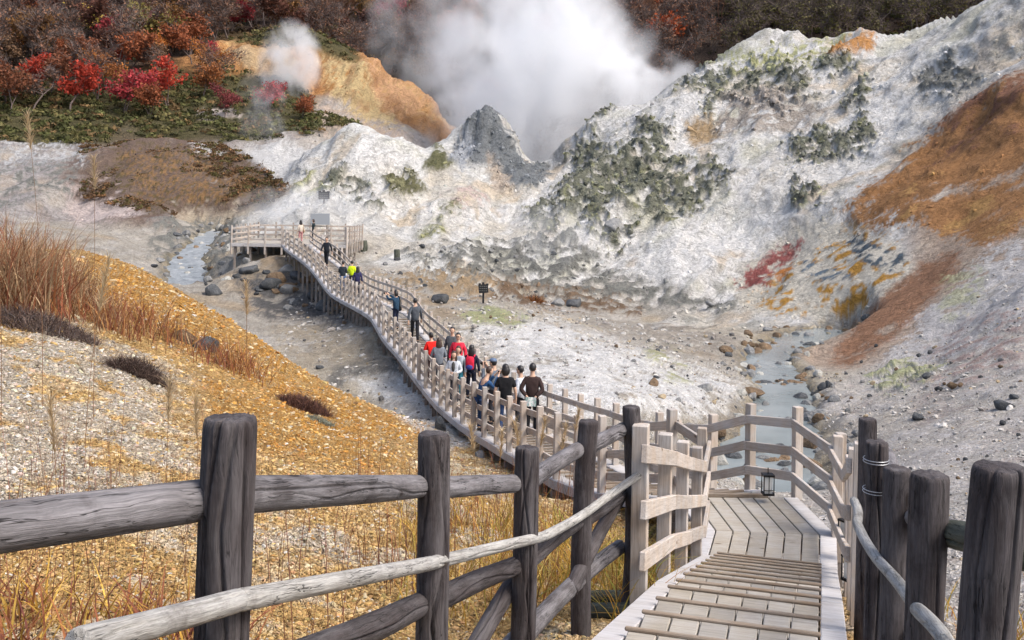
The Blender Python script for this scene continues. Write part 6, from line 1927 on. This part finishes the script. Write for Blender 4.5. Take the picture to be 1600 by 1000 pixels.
# everything farther: one mass
Vs, Qs, Sh = [], [], []; o_ = 0
for (x, d, gq) in rest:
    (TV, TQ), (V, Q, sh) = SPARSE[rgt_.integers(0, 4)]
    a = rgt_.uniform(0, 6.28); s = rgt_.uniform(1.0, 1.7); R_ = np.array(((math.cos(a), -math.sin(a), 0), (math.sin(a), math.cos(a), 0), (0, 0, 1)))
    for VV, QQ in ((TV, TQ), (V, Q)):
        P = VV @ R_.T * s + np.array((x, d, gz(x, d)))
        Vs.append(P); Qs.append(QQ + o_); o_ += len(P)
        Sh.append(np.full(len(P), .4) if QQ is TQ else sh)
if Vs:
    me = mesh_np('wood', np.concatenate(Vs), np.concatenate(Qs), False, {'shade': ('FLOAT', np.concatenate(Sh))})
    o = link('wood', me, MAT['leaf']); o.color = (*PURP, 1); tag(o, 'dark bare wood covering the highest part of the far hillside', 'wood', kind='stuff')
# ------------------------------------------------------------------ scrub: leaf clumps hugging the ground
def scrub(name, X, Y, size, cols, label, per=26, seed=1):
    rg = np.random.default_rng(seed); n = len(X); Z = ground(X, Y)
    C = np.repeat(pick(n, cols, [1] * len(cols), rg, .25), per, 0)
    a = rg.normal(size=(n * per, 3)); a[:, 2] = np.abs(a[:, 2]); a /= np.linalg.norm(a, axis=1)[:, None]
    rad = np.repeat(size, per)[:, None] * rg.uniform(.55, 1.1, (n * per, 1))
    P = np.repeat(np.stack([X, Y, Z], 1), per, 0) + a * rad * np.array((1, 1, .65))
    s1 = rg.normal(size=(n * per, 3)); s1 /= np.linalg.norm(s1, axis=1)[:, None]
    s2 = np.cross(s1, a + .01); s2 /= np.linalg.norm(s2, axis=1)[:, None]
    sz = np.repeat(size, per)[:, None] * .28 * rg.uniform(.6, 1.4, (n * per, 1))
    V = np.stack([P - s1 * sz, P + s2 * sz * .7, P + s1 * sz, P - s2 * sz * .7], 1).reshape(-1, 3)
    C = C * rg.uniform(.65, 1.35, (n * per, 1))
    C4 = np.concatenate([np.repeat(C, 4, 0), np.ones((n * per * 4, 1))], 1)
    me = mesh_np(name, V, np.arange(n * per * 4).reshape(-1, 4), False, {'tint': ('FLOAT_COLOR', C4)})
    return tag(link(name, me, MAT['grass']), label, 'scrub', kind='stuff')
def sample(n, pxa, pxb, da, db, cset, seed, cond=None):
    rg = np.random.default_rng(seed); px = rg.uniform(pxa, pxb, n); d = rg.uniform(da, db, n)
    k = on_class(px, d, cset); X = (px - HX) / F * d
    if cond is not None: k &= cond(px, d, project(X, d, ground(X, d))[1])
    return X[k], d[k]
GREEN = [(.085, .09, .032), (.11, .11, .04), (.14, .125, .05), (.07, .07, .03), (.17, .11, .05)]
X, Y = sample(3600, -200, 560, 124, 182, 'V', 11)
scrub('green_scrub', X, Y, np.random.default_rng(1).uniform(.35, 1.0, len(X)), GREEN, 'low dark green scrub covering the slope below the red trees and the bluff top', 24, 3)
X, Y = sample(5200, 100, 460, 90, 126, 'BWFM', 12, lambda px, d, py: (py > 214) & (py < 338 - np.abs(px - 260) * .12) & (px > 120 + (py - 215) * .1) & (px < 345 + (py - 215) * 1.4))
mm = fbm(np.stack([X, Y, X * 0], 1), .22, 3, .5, 4.) > .02
X, Y = X[mm], Y[mm]
scrub('brown_heath', X, Y, np.random.default_rng(2).uniform(.15, .5, len(X)), [(.15, .085, .045), (.20, .11, .05), (.10, .065, .03), (.11, .095, .035)], 'red-brown heath dotted over the hill left of the far platform', 18, 4)
X, Y = sample(2600, -200, 1750, 150, 300, 'T', 13)
scrub('forest_undergrowth', X, Y, np.random.default_rng(3).uniform(.5, 1.5, len(X)), [(.07, .045, .03), (.055, .035, .03), (.09, .06, .03), (.05, .05, .022)], 'dark undergrowth on the floor of the far wood', 20, 5)
X, Y = sample(1500, 1120, 1750, 170, 290, 'T', 14)
scrub('green_scrub', X, Y, np.random.default_rng(4).uniform(.6, 1.6, len(X)), [(.085, .09, .03), (.11, .105, .04), (.13, .09, .04)], 'dark green and brown scrub on the hillside above the white cliff', 24, 6)

# ------------------------------------------------------------------ steam (volumes)
def steam(name, label, c, r, dens, nscale, thr, rise=(0, 0, 0), seed=0.0, soft=.5):
    """an ellipsoid of drifting steam: centre c, radii r; density falls off to its edge and is broken up by noise"""
    V, Q = ellipsoid((0, 0, 0), (1, 1, 1), 24, 14)
    me = mesh_np(name, np.array(V), np.array(Q))
    o = link(name, me)
    o.location = c; o.scale = r
    t = NT(name)
    tc = t.node('ShaderNodeTexCoord').outputs['Object']
    ln = t.node('ShaderNodeVectorMath', operation='LENGTH'); t.l.new(tc, ln.inputs[0])
    k = sum(r) / 3.0
    nv = t.mapping(tc, (r[0] / k, r[1] / k, r[2] / k * .8), (seed, seed * 1.3, seed * .7))
    nz = t.noise(nv, nscale, 5, .55, .5)
    fall = t.math('SUBTRACT', 1.0, ln.outputs['Value'])
    v = t.math('ADD', t.math('MULTIPLY', fall, soft), t.math('MULTIPLY', t.math('SUBTRACT', nz, thr), 2.4))
    edge = t.math('MULTIPLY', fall, 6.0, True)
    v = t.math('MULTIPLY', t.math('MULTIPLY', v, 2.2, True), edge)
    v = t.math('MULTIPLY', v, dens)
    vp = t.node('ShaderNodeVolumePrincipled'); vp.inputs['Color'].default_value = (.985, .993, 1.0, 1)
    vp.inputs['Anisotropy'].default_value = 0.1
    t.l.new(v, vp.inputs['Density']); t.l.new(vp.outputs[0], t.out.inputs['Volume'])
    me.materials.append(t.m)
    return tag(o, label, 'steam', kind='stuff')
steam('steam', 'great white column of steam rising from the crater between the mound and the white cliff', (4.0, 158, 15), (20, 14, 29), .17, 2.3, .51, seed=3.0, soft=.72)
steam('steam', 'thinner veil of steam drifting at the left of the great column', (-12, 204, 30), (20, 9, 24), .07, 2.4, .50, seed=9.0)
steam('steam', 'wisp of steam blowing right along the cliff edge', (19, 150, 16), (10, 6, 6), .2, 1.8, .52, seed=5.0)
steam('steam', 'puff of steam standing in front of the orange bluff', (-35.0, 160, 19.5), (5.5, 3.5, 7.5), .34, 1.6, .50, seed=7.0)
steam('steam', 'faint wisp of steam over the scrub left of the white gully', (-32, 130, 10), (4.0, 3, 5.5), .10, 1.6, .52, seed=12.0)
steam('steam', 'low steam hanging behind the far viewing platform', (-18.5, 88, -1.6), (6.5, 3.0, 2.2), .13, 1.5, .50, seed=15.0)
steam('steam', 'thin steam over the rubble at the foot of the white cliff', (3.0, 86, -3.5), (6, 3, 3), .08, 1.5, .52, seed=18.0)
